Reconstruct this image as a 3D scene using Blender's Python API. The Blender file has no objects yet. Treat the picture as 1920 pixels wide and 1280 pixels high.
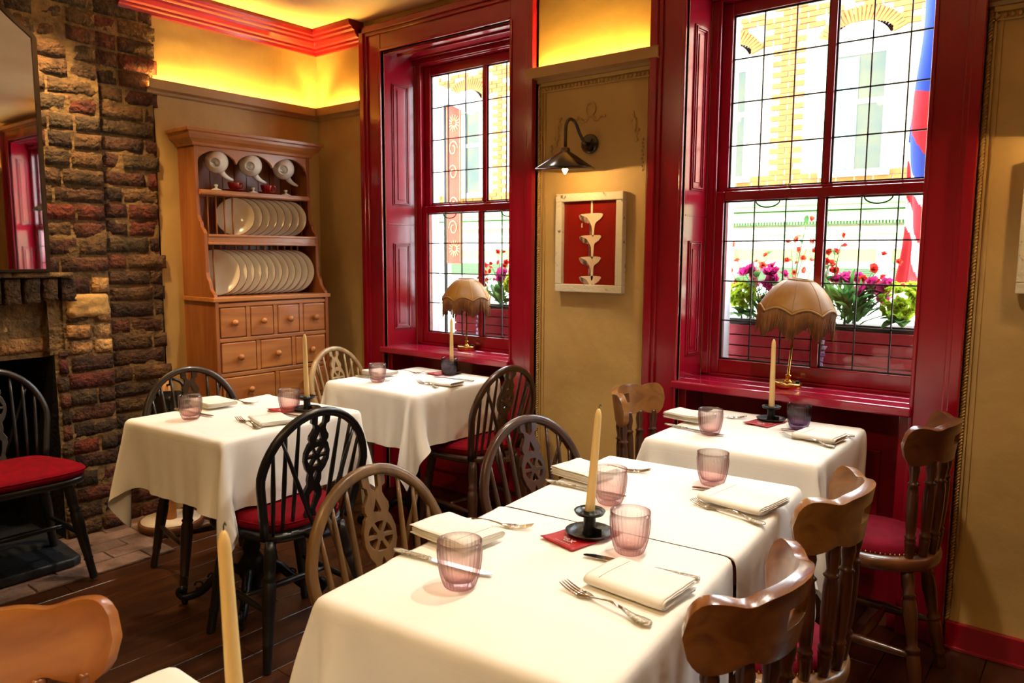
import bpy, math, random
import numpy as np
from mathutils import Matrix, Vector, noise
sc = bpy.context.scene
COL = sc.collection
PI = math.pi
sin, cos, rad = math.sin, math.cos, math.radians
R = random.Random(7)

# ------------------------------------------------------------------ camera
cam_d = bpy.data.cameras.new('camera'); cam = bpy.data.objects.new('camera', cam_d); COL.objects.link(cam)
fw = Vector((-.61751896, .77811423, -.11492858)); rt = Vector((.78296478, .62204897, .0046077)); up = Vector((-.07507652, .08713969, .99336307))
m = Matrix((rt, up, -fw)).transposed().to_4x4(); m.translation = Vector((3.827823, -2.92753, 1.36)); cam.matrix_world = m
cam_d.sensor_width = 36; cam_d.lens = 26.503; cam_d.clip_start = .05; cam_d.clip_end = 100
cam_d.dof.use_dof = True; cam_d.dof.focus_distance = 2.1; cam_d.dof.aperture_fstop = 8.0
sc.camera = cam
# ------------------------------------------------------------------ view, world, sun
sc.view_settings.view_transform = 'Standard'; sc.view_settings.look = 'None'
sc.view_settings.exposure = 0.0; sc.view_settings.gamma = 1; sc.view_settings.use_curve_mapping = False
sc.cycles.use_denoising = True; sc.cycles.max_bounces = 10; sc.cycles.diffuse_bounces = 5; sc.cycles.glossy_bounces = 4
sc.cycles.transmission_bounces = 8; sc.cycles.transparent_max_bounces = 16; sc.cycles.sample_clamp_indirect = 6
W = bpy.data.worlds.new('sky'); sc.world = W; W.use_nodes = True
bg = W.node_tree.nodes['Background']; bg.inputs[0].default_value = (.86, .93, 1, 1); bg.inputs[1].default_value = 17.0

def light(kind, name, loc, power, color=(1, 1, 1), size=.1, rot=None, parent=None, **kw):
    d = bpy.data.lights.new(name, kind); d.energy = power; d.color = color
    if kind == 'AREA':
        d.size = size
        if 'size_y' in kw: d.shape = 'RECTANGLE'; d.size_y = kw['size_y']
    elif kind == 'SUN': d.angle = size
    else: d.shadow_soft_size = size
    if kind == 'SPOT': d.spot_size = kw.get('spot', 1.2); d.spot_blend = kw.get('blend', .6)
    o = bpy.data.objects.new(name, d); COL.objects.link(o); o.location = loc
    if rot: o.rotation_euler = rot
    if parent: o.parent = parent
    return o
SUN = light('SUN', 'sun', (0, -3, 12), 4, (1, .95, .86), .01, (rad(42), 0, rad(-12)))
for wx in (1.05, 2.86, 4.67):      # sky portals in the three window openings
    p = light('AREA', 'sky_portal', (wx, .27, 1.62), 1, size=.86, size_y=1.46, rot=(rad(-90), 0, 0)); p.data.cycles.is_portal = True

WARM = (1.0, .66, .30); COVE = (1.0, .63, .13)

# ------------------------------------------------------------------ mesh helpers
class MB:
    def __init__(s): s.v = []; s.f = []; s.sm = []; s.mi = []; s.m = 0; s.uv = None
    def add(s, vs, fs, M=None, smooth=False):
        b = len(s.v)
        if M is not None: vs = [M @ Vector(v) for v in vs]
        s.v += [tuple(v) for v in vs]
        for f in fs: s.f.append(tuple(b + i for i in f)); s.sm.append(smooth); s.mi.append(s.m)
        return s
    def box(s, x0, x1, y0, y1, z0, z1, M=None):
        return s.add([(x, y, z) for z in (z0, z1) for y in (y0, y1) for x in (x0, x1)],
                     [(0, 2, 3, 1), (4, 5, 7, 6), (0, 1, 5, 4), (2, 6, 7, 3), (0, 4, 6, 2), (1, 3, 7, 5)], M)
    def lathe(s, prof, n=24, M=None, mod=None, smooth=True):
        vs = []; fs = []
        for k, (r, z) in enumerate(prof):
            for i in range(n):
                a = 2 * PI * i / n; rr = max(r, 1e-5) * (mod(a, k) if mod else 1)
                vs.append((rr * cos(a), rr * sin(a), z))
        for k in range(len(prof) - 1):
            for i in range(n):
                j = (i + 1) % n; fs.append((k * n + i, k * n + j, (k + 1) * n + j, (k + 1) * n + i))
        if prof[0][0] > 1e-4: fs.append(tuple(range(n - 1, -1, -1)))
        if prof[-1][0] > 1e-4: fs.append(tuple((len(prof) - 1) * n + i for i in range(n)))
        return s.add(vs, fs, M, smooth)
    def turned(s, p0, p1, prof, n=14):       # lathe profile (r, t 0..1) laid from p0 to p1
        p0 = Vector(p0); p1 = Vector(p1); d = p1 - p0; L = d.length
        q = d.to_track_quat('Z', 'Y').to_matrix().to_4x4(); q.translation = p0
        return s.lathe([(r, t * L) for r, t in prof], n, q)
    def tube(s, pts, r, n=10, closed=False, sec=None, upv=None, cap=True):
        pts = [Vector(p) for p in pts]; N = len(pts)
        rs = r if isinstance(r, (list, tuple)) else [r] * N
        if sec is None: sec = [(cos(2 * PI * i / n), sin(2 * PI * i / n)) for i in range(n)]
        n = len(sec); vs = []; fs = []; prev = None
        for i, p in enumerate(pts):
            if closed: t = pts[(i + 1) % N] - pts[i - 1]
            else: t = pts[min(i + 1, N - 1)] - pts[max(i - 1, 0)]
            t.normalize()
            if upv is not None: a = Vector(upv) - t * t.dot(Vector(upv))
            elif prev is None: a = t.orthogonal()
            else: a = prev - t * t.dot(prev)
            a.normalize(); prev = a; b = t.cross(a)
            for (u, w) in sec: vs.append(p + a * (u * rs[i]) + b * (w * rs[i]))
        for i in range(N if closed else N - 1):
            j = (i + 1) % N
            for k in range(n):
                l = (k + 1) % n; fs.append((i * n + k, i * n + l, j * n + l, j * n + k))
        if cap and not closed: fs.append(tuple(range(n - 1, -1, -1))); fs.append(tuple((N - 1) * n + k for k in range(n)))
        return s.add(vs, fs, None, True)
    def prism(s, out, z0, z1, M=None):
        n = len(out); vs = [(x, y, z0) for x, y in out] + [(x, y, z1) for x, y in out]
        return s.add(vs, [tuple(range(n - 1, -1, -1)), tuple(range(n, 2 * n))] + [(i, (i + 1) % n, n + (i + 1) % n, n + i) for i in range(n)], M)
    def ball(s, c, r, n=10, sc_=(1, 1, 1), M=None):
        k = max(4, n // 2); T = Matrix.Translation(c) @ Matrix.Diagonal((*sc_, 1))
        if M is not None: T = M @ T
        return s.lathe([(r * sin(PI * i / k), -r * cos(PI * i / k)) for i in range(k + 1)], n, T)
    def grid(s, nu, nv, fn, M=None, smooth=True, skip=None):
        vs = [fn(i / nu, j / nv) for j in range(nv + 1) for i in range(nu + 1)]
        fs = [(j * (nu + 1) + i, j * (nu + 1) + i + 1, (j + 1) * (nu + 1) + i + 1, (j + 1) * (nu + 1) + i) for j in range(nv) for i in range(nu) if not (skip and skip(i, j))]
        return s.add(vs, fs, M, smooth)
    def build(s, name, mats, parent=None, bev=0, sub=0, seg=2, solid=0):
        me = bpy.data.meshes.new(name); me.from_pydata(s.v, [], s.f)
        me.polygons.foreach_set('use_smooth', s.sm); me.polygons.foreach_set('material_index', s.mi)
        for mt in (mats if isinstance(mats, (list, tuple)) else [mats]): me.materials.append(mt)
        me.update(); o = bpy.data.objects.new(name, me); COL.objects.link(o)
        if parent: o.parent = parent
        if solid: q = o.modifiers.new('Solid', 'SOLIDIFY'); q.thickness = solid; q.offset = 0
        if bev: q = o.modifiers.new('Bevel', 'BEVEL'); q.width = bev; q.segments = seg; q.limit_method = 'ANGLE'; q.angle_limit = .6
        if sub: q = o.modifiers.new('Sub', 'SUBSURF'); q.levels = q.render_levels = sub
        return o

def plate(outer, holes, th, bev=.0015):
    """flat board from a 2-D outline with holes -> (verts, faces)"""
    cu = bpy.data.curves.new('c', 'CURVE'); cu.dimensions = '2D'; cu.fill_mode = 'BOTH'; cu.extrude = th / 2; cu.bevel_depth = bev; cu.bevel_resolution = 1; cu.offset = -bev
    for ring in [outer] + list(holes):
        sp = cu.splines.new('POLY'); sp.points.add(len(ring) - 1); sp.use_cyclic_u = True
        for p, q in zip(sp.points, ring): p.co = (q[0], q[1], 0, 1)
    o = bpy.data.objects.new('c', cu); me = bpy.data.meshes.new_from_object(o)
    vs = [tuple(v.co) for v in me.vertices]; fs = [tuple(p.vertices) for p in me.polygons]
    bpy.data.objects.remove(o); bpy.data.curves.remove(cu); bpy.data.meshes.remove(me)
    return vs, fs
def text_mesh(s, size, ext=.0003):
    cu = bpy.data.curves.new('t', 'FONT'); cu.body = s; cu.size = size; cu.extrude = ext; cu.align_x = 'CENTER'; cu.align_y = 'CENTER'
    o = bpy.data.objects.new('t', cu); me = bpy.data.meshes.new_from_object(o)
    vs = [tuple(v.co) for v in me.vertices]; fs = [tuple(p.vertices) for p in me.polygons]
    bpy.data.objects.remove(o); bpy.data.curves.remove(cu); bpy.data.meshes.remove(me)
    return vs, fs
def smooth_ring(pts, k=6):
    """closed Catmull-Rom through pts"""
    out = []; n = len(pts)
    for i in range(n):
        a, b, c, d = [Vector(pts[(i + q) % n]) for q in (-1, 0, 1, 2)]
        for j in range(k):
            t = j / k; out.append(.5 * ((2 * b) + (c - a) * t + (2 * a - 5 * b + 4 * c - d) * t * t + (3 * b - a - 3 * c + d) * t ** 3))
    return out
def smooth_path(pts, k=6):
    pts = [Vector(p) for p in pts]; P = [pts[0] * 2 - pts[1]] + pts + [pts[-1] * 2 - pts[-2]]; out = []
    for i in range(1, len(P) - 2):
        a, b, c, d = P[i - 1:i + 3]
        for j in range(k):
            t = j / k; out.append(.5 * ((2 * b) + (c - a) * t + (2 * a - 5 * b + 4 * c - d) * t * t + (3 * b - a - 3 * c + d) * t ** 3))
    out.append(pts[-1]); return out
def T(x=0, y=0, z=0, rx=0, ry=0, rz=0): return Matrix.Translation((x, y, z)) @ Matrix.Rotation(rz, 4, 'Z') @ Matrix.Rotation(ry, 4, 'Y') @ Matrix.Rotation(rx, 4, 'X')
def thing(name, label, cat, loc=(0, 0, 0), rz=0, group=None, rot=None):
    o = bpy.data.objects.new(name, None); COL.objects.link(o); o.empty_display_size = .1
    o.location = loc; o.rotation_euler = rot if rot else (0, 0, rz); o['label'] = label; o['category'] = cat
    if group: o['group'] = group
    return o
def tag(o, label, cat, group=None, kind=None):
    o['label'] = label; o['category'] = cat
    if group: o['group'] = group
    if kind: o['kind'] = kind
    return o
def struct(o, label=None):
    o['kind'] = 'structure'
    if label: o['label'] = label
    return o
def kids(o): return [c for c in ALLKIDS.get(o, [])]
def dup(root, loc, rz=0, label=None, rot=None, mats=None):
    r = root.copy(); COL.objects.link(r); r.location = loc; r.rotation_euler = rot if rot else (0, 0, rz)
    if label: r['label'] = label
    if mats and r.type == 'MESH': swap(r, mats)
    for ch in list(root.children):
        c = ch.copy(); COL.objects.link(c); c.parent = r
        if mats: swap(c, mats)
        for g in list(ch.children):
            d = g.copy(); COL.objects.link(d); d.parent = c
            if mats: swap(d, mats)
    return r
def swap(o, mats):
    for sl in o.material_slots:
        if sl.material in mats: 
            nm = mats[sl.material]; sl.link = 'OBJECT'; sl.material = nm

# ------------------------------------------------------------------ materials
def srgb(h):
    h = h.lstrip('#'); c = [int(h[i:i + 2], 16) / 255 for i in (0, 2, 4)]
    return tuple(x / 12.92 if x <= .04045 else ((x + .055) / 1.055) ** 2.4 for x in c)
def mat(name, c1, c2=None, rough=.5, metal=0, scale=6, stretch=(1, 1, 1), bump=0, bscale=None, detail=5, coat=0, mid=.5, width=.3, spec=.5, sheen=0, obj=True, bstretch=None, bdist=.01, dist=0, trans=0, sss=0, island=0, emit=0, ecol=None):
    c1 = srgb(c1) if isinstance(c1, str) else c1; c2 = srgb(c2) if isinstance(c2, str) else (c2 or c1)
    M = bpy.data.materials.new(name); M.use_nodes = True; nt = M.node_tree; N = nt.nodes; L = nt.links; b = N['Principled BSDF']
    b.inputs['Roughness'].default_value = rough; b.inputs['Metallic'].default_value = metal; b.inputs['Coat Weight'].default_value = coat; b.inputs['Coat Roughness'].default_value = .12
    b.inputs['Specular IOR Level'].default_value = spec; b.inputs['Sheen Weight'].default_value = sheen
    b.inputs['Transmission Weight'].default_value = trans; b.inputs['Subsurface Weight'].default_value = sss
    tc = N.new('ShaderNodeTexCoord'); mp = N.new('ShaderNodeMapping'); mp.inputs['Scale'].default_value = stretch; L.new(tc.outputs['Object'], mp.inputs[0])
    nz = N.new('ShaderNodeTexNoise'); nz.inputs['Scale'].default_value = scale; nz.inputs['Detail'].default_value = detail; nz.inputs['Distortion'].default_value = dist; L.new(mp.outputs[0], nz.inputs['Vector'])
    rp = N.new('ShaderNodeValToRGB'); rp.color_ramp.elements[0].position = mid - width / 2; rp.color_ramp.elements[1].position = mid + width / 2
    rp.color_ramp.elements[0].color = (*c1, 1); rp.color_ramp.elements[1].color = (*c2, 1); L.new(nz.outputs['Fac'], rp.inputs[0])
    out = rp.outputs[0]
    if island:
        gi = N.new('ShaderNodeNewGeometry'); hs = N.new('ShaderNodeHueSaturation'); mr = N.new('ShaderNodeMapRange'); L.new(gi.outputs['Random Per Island'], mr.inputs[0])
        mr.inputs[3].default_value = 1 - island; mr.inputs[4].default_value = 1 + island; L.new(mr.outputs[0], hs.inputs['Value']); L.new(out, hs.inputs['Color']); out = hs.outputs[0]
    L.new(out, b.inputs['Base Color'])
    if bump:
        mp2 = N.new('ShaderNodeMapping'); mp2.inputs['Scale'].default_value = bstretch or stretch; L.new(tc.outputs['Object'], mp2.inputs[0])
        n2 = N.new('ShaderNodeTexNoise'); n2.inputs['Scale'].default_value = bscale or scale * 8; n2.inputs['Detail'].default_value = 6; L.new(mp2.outputs[0], n2.inputs['Vector'])
        bp = N.new('ShaderNodeBump'); bp.inputs['Strength'].default_value = bump; bp.inputs['Distance'].default_value = bdist; L.new(n2.outputs['Fac'], bp.inputs['Height']); L.new(bp.outputs[0], b.inputs['Normal'])
    if emit: b.inputs['Emission Strength'].default_value = emit; b.inputs['Emission Color'].default_value = (*(ecol or c1), 1)
    return M
def wood(name, dark, light_, axis='z', scale=5, rough=.4, coat=.15, bump=.15, contrast=.45):
    st = {'x': (.12, 1, 1), 'y': (1, .12, 1), 'z': (1, 1, .12)}[axis]
    st = tuple(q * 3 for q in st)
    return mat(name, dark, light_, rough=rough, scale=scale, stretch=st, bump=bump, bscale=scale * 9, coat=coat, width=contrast, dist=1.2, detail=7, bdist=.004)

PLASTER = mat('ochre_plaster', '#a8854a', '#cfac68', rough=.62, scale=2.2, bump=.35, bscale=5, width=.6, dist=.8, bdist=.03)
CEIL = mat('ceiling_plaster', '#d9b47e', '#ecca98', rough=.7, scale=1.6, bump=.25, bscale=4, width=.6, bdist=.03)
RED = mat('red_gloss_paint', '#9c0a24', '#8c081e', rough=.2, scale=3, bump=.12, bscale=9, coat=.5, bdist=.01)
REDD = mat('red_sill_paint', '#980b2a', '#a81236', rough=.22, scale=9, bump=.2, bscale=22, coat=.6, bdist=.006)
CREAM = mat('cream_paint', '#b58f5c', '#a8834e', rough=.5, scale=4)
MORT = mat('lime_mortar', '#4e3a20', '#8f7044', rough=.95, scale=14, bump=1, bscale=45, width=.5, bdist=.02)
def brickmat(name, stops):
    M = mat(name, '#5a2c1c', '#7d4428', rough=.9, scale=18, bump=1, bscale=55, bdist=.03)
    N = M.node_tree.nodes; L = M.node_tree.links; gi = N.new('ShaderNodeNewGeometry'); rp = N.new('ShaderNodeValToRGB')
    while len(rp.color_ramp.elements) < len(stops): rp.color_ramp.elements.new(.5)
    for i, c in enumerate(stops): e = rp.color_ramp.elements[i]; e.position = i / (len(stops) - 1); e.color = (*srgb(c), 1)
    L.new(gi.outputs['Random Per Island'], rp.inputs[0]); mx = N.new('ShaderNodeMix'); mx.data_type = 'RGBA'; mx.blend_type = 'MULTIPLY'; mx.inputs[0].default_value = .8
    nz = [n for n in N if n.type == 'TEX_NOISE'][0]; r2 = N.new('ShaderNodeValToRGB'); r2.color_ramp.elements[0].color = (.32, .3, .28, 1); r2.color_ramp.elements[1].color = (1.25, 1.2, 1.1, 1)
    r2.color_ramp.elements[0].position = .35; r2.color_ramp.elements[1].position = .6
    L.new(nz.outputs['Fac'], r2.inputs[0]); L.new(rp.outputs[0], mx.inputs[6]); L.new(r2.outputs[0], mx.inputs[7]); L.new(mx.outputs[2], N['Principled BSDF'].inputs['Base Color'])
    return M
BRICK = brickmat('old_stock_brick', ['#42201a', '#5a4429', '#5c2418', '#352618', '#6a4c2e', '#4e3a22', '#4a3a24', '#702a1a'])
PALEB = brickmat('pale_firebrick', ['#b98d55', '#a97a48', '#c59b62', '#b0804a'])
PINE = wood('pine', '#7e401a', '#a4622e', 'z', 4, .42, .2)
PINEY = wood('pine_board', '#945222', '#c07c3c', 'y', 4, .42, .2)
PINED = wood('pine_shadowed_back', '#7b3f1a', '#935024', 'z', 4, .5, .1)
OAKC = wood('worn_oak', '#6e4520', '#a4743c', 'y', 5, .33, .35)
OAKL = wood('dark_oak_turned', '#3c1c0c', '#5c3216', 'z', 5, .3, .4)
BROWN = wood('brown_elm', '#4e371c', '#7c5a30', 'z', 5, .35, .3)
DKBR = wood('dark_brown_elm', '#2e1a12', '#4a2c1c', 'z', 5, .3, .4)
BLACK = mat('black_stain', '#0b0c0e', '#15120f', rough=.35, scale=8, coat=.3, bump=.1)
BLKBR = mat('black_brown_stain', '#1c130b', '#2b1e12', rough=.33, scale=8, coat=.35, bump=.1)
VELV = mat('red_velvet', '#7c0414', '#6a0412', rough=.9, scale=30, spec=.1, bump=.2, bscale=300, bdist=.002)
LEA = mat('crimson_upholstery', '#7c0622', '#6c041c', rough=.8, scale=20, spec=.15, bump=.15, bscale=200, bdist=.002)
BRASS = mat('brass', '#d79a4a', '#e6b060', rough=.22, metal=1, scale=10)
STUD = mat('brass_stud', '#c9a678', rough=.25, metal=1)
IRON = mat('black_iron', '#131416', '#1e1f20', rough=.38, metal=.6, scale=14, bump=.25, bscale=40)
PEWT = mat('blackened_pewter', '#2b2d2c', '#4a4a44', rough=.3, metal=.9, scale=18, bump=.2, bscale=60)
STEEL = mat('silver_plate', '#cfc6b4', '#e2dccd', rough=.14, metal=1, scale=20)
STEELP = mat('silver_plate_patterned', '#a89a7c', '#e6dec8', rough=.24, metal=1, scale=160, bump=1, bscale=420, bdist=.003, width=.2)
NAPK = mat('linen_napkin', '#efe9dc', '#f6f1e6', rough=.9, scale=8, bump=.25, bscale=500, bdist=.0015, sheen=.2)
THREAD = mat('napkin_hemstitch', '#a08458', rough=.9)
CARD = mat('red_card', '#b8121c', '#a60f18', rough=.45, scale=6)
WHT = mat('white_print', '#f2ece4', rough=.6)
CHINA = mat('cream_china', '#d9cfb4', '#e2d9c0', rough=.18, scale=5, coat=.4)
CHINAW = mat('white_china', '#e4dccb', '#ece5d6', rough=.15, scale=5, coat=.5)
PLRIM = mat('plate_rim_glaze', '#7a1420', rough=.3)
REDC = mat('red_glaze', '#a31208', '#8a0d06', rough=.15, scale=8, coat=.6)
WAX = mat('candle_wax', '#ecca86', '#f0d494', rough=.42, scale=6, sss=.25)
WAX.node_tree.nodes['Principled BSDF'].inputs['Subsurface Radius'].default_value = (.02, .012, .006)
WICK = mat('wick', '#3a3128', rough=.9)
LEAD = mat('lead_came', '#26221f', '#37322c', rough=.5, metal=.3, scale=30)
SHADE = mat('gold_satin', '#8a5a10', '#9c6c1a', rough=.5, scale=14, sheen=.05)
FRNG = mat('gold_fringe', '#6a3c10', '#84521c', rough=.6, scale=30, island=.3)
LAMPBK = mat('black_enamel', '#150d0b', '#1e1210', rough=.22, coat=.6)
LAMPWH = mat('white_enamel', '#f0e8d8', rough=.3)
BULB = mat('lit_filament_bulb', '#ffd890', rough=.4, emit=35, ecol=(1, .62, .22))
LED = mat('led_tape', '#ffd890', rough=.5, emit=300, ecol=COVE)
DISTR = mat('distressed_white_paint', '#6e5c40', '#d8cdb2', rough=.6, scale=26, bump=.4, bscale=60, mid=.34, width=.06)
PICRED = mat('picture_red', '#7c120c', '#8e160e', rough=.25, scale=3, coat=.5)
MILK = mat('picture_milk', '#e8c9a8', '#efd8bc', rough=.3)
PICGR = mat('picture_glass_grey', '#5a3c34', '#a88a7c', rough=.3, scale=60, width=.1, stretch=(1, 1, .3))
SLATE = mat('black_slate', '#14171c', '#1f2329', rough=.5, scale=10, bump=.3)
TILE = mat('hearth_brick', '#5c4538', '#86695a', rough=.8, scale=9, bump=.8, bscale=60, island=.25, bdist=.01)
WHTT = mat('off_white_board', '#cdb89c', '#d8c4a8', rough=.6, scale=8)
SISAL = mat('tan_wood_post', '#b07436', '#c08444', rough=.8, scale=60, stretch=(.2, .2, 3), bump=.4)
BAG = mat('black_patent', '#08090b', '#101114', rough=.16, coat=.5)
STEM = mat('flower_stem', '#4f7a34', '#6a9146', rough=.6, scale=30)
LEAFG = mat('green_leaf', '#2f5a2a', '#5d8a45', rough=.5, scale=14, spec=.4)
LEAFP = mat('pale_green_leaf', '#96b42c', '#bcc83c', rough=.6, scale=14)
ROSE = mat('red_petal', '#c81e22', '#de4632', rough=.6, scale=20)
PINK = mat('magenta_petal', '#b01a68', '#cc3c88', rough=.6, scale=20)
PURP = mat('lilac_petal', '#b49ae0', '#e8e0fa', rough=.6, scale=20)
PLNT = mat('red_planter_paint', '#8a0f24', '#9c1c32', rough=.4, scale=8, bump=.2)
TRAY = mat('black_plastic_tray', '#121416', rough=.5)

def petalmat(M, f):
    nt = M.node_tree; N = nt.nodes; L = nt.links; b = N['Principled BSDF']; out = N['Material Output']; t = N.new('ShaderNodeBsdfTranslucent'); src = b.inputs['Base Color'].links[0].from_socket; L.new(src, t.inputs[0])
    m = N.new('ShaderNodeMixShader'); m.inputs[0].default_value = f; L.new(b.outputs[0], m.inputs[1]); L.new(t.outputs[0], m.inputs[2]); L.new(m.outputs[0], out.inputs[0])
for m_ in (ROSE, PINK, PURP, LEAFP, LEAFG): petalmat(m_, .5)
# linen with faint pressed creases (uses the cloth's own uv)
def linen(name, c1, c2):
    M = mat(name, c1, c2, rough=.88, scale=3, sheen=.15)
    N = M.node_tree.nodes; L = M.node_tree.links; uvn = N.new('ShaderNodeUVMap'); sx = N.new('ShaderNodeSeparateXYZ'); L.new(uvn.outputs[0], sx.inputs[0])
    tot = None
    for ax, vals in ((0, (.25, .5, .75)), (1, (.2, .5, .8))):
        for q in vals:
            a = N.new('ShaderNodeMath'); a.operation = 'SUBTRACT'; L.new(sx.outputs[ax], a.inputs[0]); a.inputs[1].default_value = q
            b = N.new('ShaderNodeMath'); b.operation = 'ABSOLUTE'; L.new(a.outputs[0], b.inputs[0])
            c = N.new('ShaderNodeMath'); c.operation = 'LESS_THAN'; L.new(b.outputs[0], c.inputs[0]); c.inputs[1].default_value = .0022
            if tot is None: tot = c
            else: d = N.new('ShaderNodeMath'); d.operation = 'ADD'; L.new(tot.outputs[0], d.inputs[0]); L.new(c.outputs[0], d.inputs[1]); tot = d
    nz = N.new('ShaderNodeTexNoise'); nz.inputs['Scale'].default_value = 7; L.new(uvn.outputs[0], nz.inputs['Vector']); nz.inputs['Detail'].default_value = 4
    e = N.new('ShaderNodeMath'); e.operation = 'MULTIPLY_ADD'; L.new(tot.outputs[0], e.inputs[0]); e.inputs[1].default_value = -.5; L.new(nz.outputs[0], e.inputs[2])
    bp = N.new('ShaderNodeBump'); bp.inputs['Strength'].default_value = .7; bp.inputs['Distance'].default_value = .007; L.new(e.outputs[0], bp.inputs['Height']); L.new(bp.outputs[0], N['Principled BSDF'].inputs['Normal'])
    return M
LINEN = linen('white_linen', '#f1ece2', '#f6f2ea')

def glassmat(name, tint, edge, refr=0):
    M = bpy.data.materials.new(name); M.use_nodes = True; nt = M.node_tree; N = nt.nodes; L = nt.links; N.remove(N['Principled BSDF'])
    out = N['Material Output']; lw = N.new('ShaderNodeLayerWeight'); lw.inputs[0].default_value = .5
    pw = N.new('ShaderNodeMath'); pw.operation = 'POWER'; L.new(lw.outputs['Facing'], pw.inputs[0]); pw.inputs[1].default_value = 1.9
    mx = N.new('ShaderNodeMix'); mx.data_type = 'RGBA'; L.new(pw.outputs[0], mx.inputs[0]); mx.inputs[6].default_value = (*srgb(tint), 1); mx.inputs[7].default_value = (*srgb(edge), 1)
    if refr:        # ombre glass: the colour is in the foot and fades to clear at the rim
        tc = N.new('ShaderNodeTexCoord'); sz = N.new('ShaderNodeSeparateXYZ'); L.new(tc.outputs['Object'], sz.inputs[0]); mr = N.new('ShaderNodeMapRange'); L.new(sz.outputs[2], mr.inputs[0]); mr.inputs[1].default_value = .02; mr.inputs[2].default_value = .085
        om = N.new('ShaderNodeMix'); om.data_type = 'RGBA'; L.new(mr.outputs[0], om.inputs[0]); om.inputs[6].default_value = (*srgb(tint), 1); om.inputs[7].default_value = (.985, .985, .985, 1); L.new(om.outputs[2], mx.inputs[6])
    tr = N.new('ShaderNodeBsdfTransparent'); L.new(mx.outputs[2], tr.inputs[0]); gl = N.new('ShaderNodeBsdfGlossy'); gl.inputs['Roughness'].default_value = .03
    p5 = N.new('ShaderNodeMath'); p5.operation = 'POWER'; L.new(lw.outputs['Facing'], p5.inputs[0]); p5.inputs[1].default_value = 5
    fr = N.new('ShaderNodeMath'); fr.operation = 'MULTIPLY_ADD'; L.new(p5.outputs[0], fr.inputs[0]); fr.inputs[1].default_value = .7; fr.inputs[2].default_value = .04
    if refr:
        rf = N.new('ShaderNodeBsdfGlass'); rf.inputs['IOR'].default_value = 1.45; rf.inputs['Roughness'].default_value = .0; L.new(mx.outputs[2], rf.inputs[0]); m0 = N.new('ShaderNodeMixShader'); m0.inputs[0].default_value = refr; L.new(tr.outputs[0], m0.inputs[1]); L.new(rf.outputs[0], m0.inputs[2]); tr = m0
    ms = N.new('ShaderNodeMixShader'); L.new(fr.outputs[0], ms.inputs[0]); L.new(tr.outputs[0], ms.inputs[1]); L.new(gl.outputs[0], ms.inputs[2]); L.new(ms.outputs[0], out.inputs[0])
    return M
GLASSP = glassmat('rose_glass', '#fbecea', '#a05c5e', .16); GLASSV = glassmat('violet_glass', '#d4c0d8', '#5e4868', .16)
PANE = glassmat('window_glass', '#fafcfb', '#dfe8e6')
MIRR = mat('mirror_silver', '#efefef', rough=.02, metal=1)

# window recesses, z levels
WIN = [(.593, 1.506), (2.413, 3.303), (4.22, 5.12)]
ZS = .835; ZT = 2.46; ZC = 2.645; EX = 6.3; SY = -5.2

# ================================================================== the setting
def plankfloor():
    M = mat('oak_floor', '#2c150a', '#482611', rough=.33, scale=4, stretch=(3, .35, 1), bump=.15, bscale=40, coat=.15, island=.22, dist=1.5, detail=8)
    b = MB(); r = random.Random(3); x = -.05
    while x < EX:
        w = .14; y = SY - r.random() * 1.2
        while y < .3:
            l = 1.4; b.box(x + .001, x + w - .001, max(y + .001, SY), min(y + l - .001, .3), -.03, 0); y += l
        x += w
    o = b.build('floor', M, bev=.0015, seg=1); struct(o)
    s = MB().box(-.6, EX + .2, SY - .2, .3, -.12, -.031).build('floor_base', mat('subfloor', '#1a0e08'), o); return o
plankfloor()
b = MB(); b.box(-.6, EX + .2, SY - .2, .3, ZC, ZC + .12); struct(b.build('ceiling', CEIL))
# north wall with three recesses down to the floor
b = MB(); xs = [-.25] + [q for w in WIN for q in w] + [EX + .2]
for i in range(0, len(xs), 2): b.box(xs[i] + (.125 if i else 0), xs[i + 1], 0, .19, 0, ZC)
xo = [-.25] + [q for (a, c), so in zip(WIN, (.070, .047, .047)) for q in ((a + c) / 2 + so - .48, (a + c) / 2 + so + .48)] + [EX + .2]
for i in range(0, len(xo), 2): b.box(xo[i], xo[i + 1], .19, .3, 0, ZC)
for a, c in WIN: b.box(a, c + .125, 0, .3, ZT, ZC)
SOFF = (.070, .047, .047); BH = .48
struct(b.build('wall_north', PLASTER))
struct(MB().box(-.25, 0, -1.16, 0, 0, ZC).build('wall_west', PLASTER))
struct(MB().box(EX, EX + .2, SY, 0, 0, ZC).build('wall_east', PLASTER))
struct(MB().box(-.6, EX + .2, SY - .2, SY, 0, ZC).build('wall_south', PLASTER))
# red baseboards
for n, (x0, x1) in enumerate([(3.46, 4.07), (1.64, 2.27), (5.27, EX)]): 
    b = MB(); b.box(x0, x1, -.022, 0, 0, .095); b.box(x0, x1, -.03, 0, 0, .012); struct(b.build('baseboard_north' if n == 0 else 'baseboard_north_%d' % (n + 1), RED, bev=.003))

def sweep_profile(name, m_, prof, segs, parent=None, bev=0):
    """profile (out, z) swept along wall runs: segs list of (p0, p1, outward normal)"""
    b = MB()
    for p0, p1, nrm in segs:
        p0, p1, nrm = Vector(p0), Vector(p1), Vector(nrm); n = len(prof)
        vs = [p + nrm * o + Vector((0, 0, z)) for p in (p0, p1) for o, z in prof]
        b.add(vs, [(i, (i + 1) % n, n + (i + 1) % n, n + i) for i in range(n)] + [tuple(range(n - 1, -1, -1)), tuple(range(n, 2 * n))])
    return b.build(name, m_, parent, bev=bev)
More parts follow.
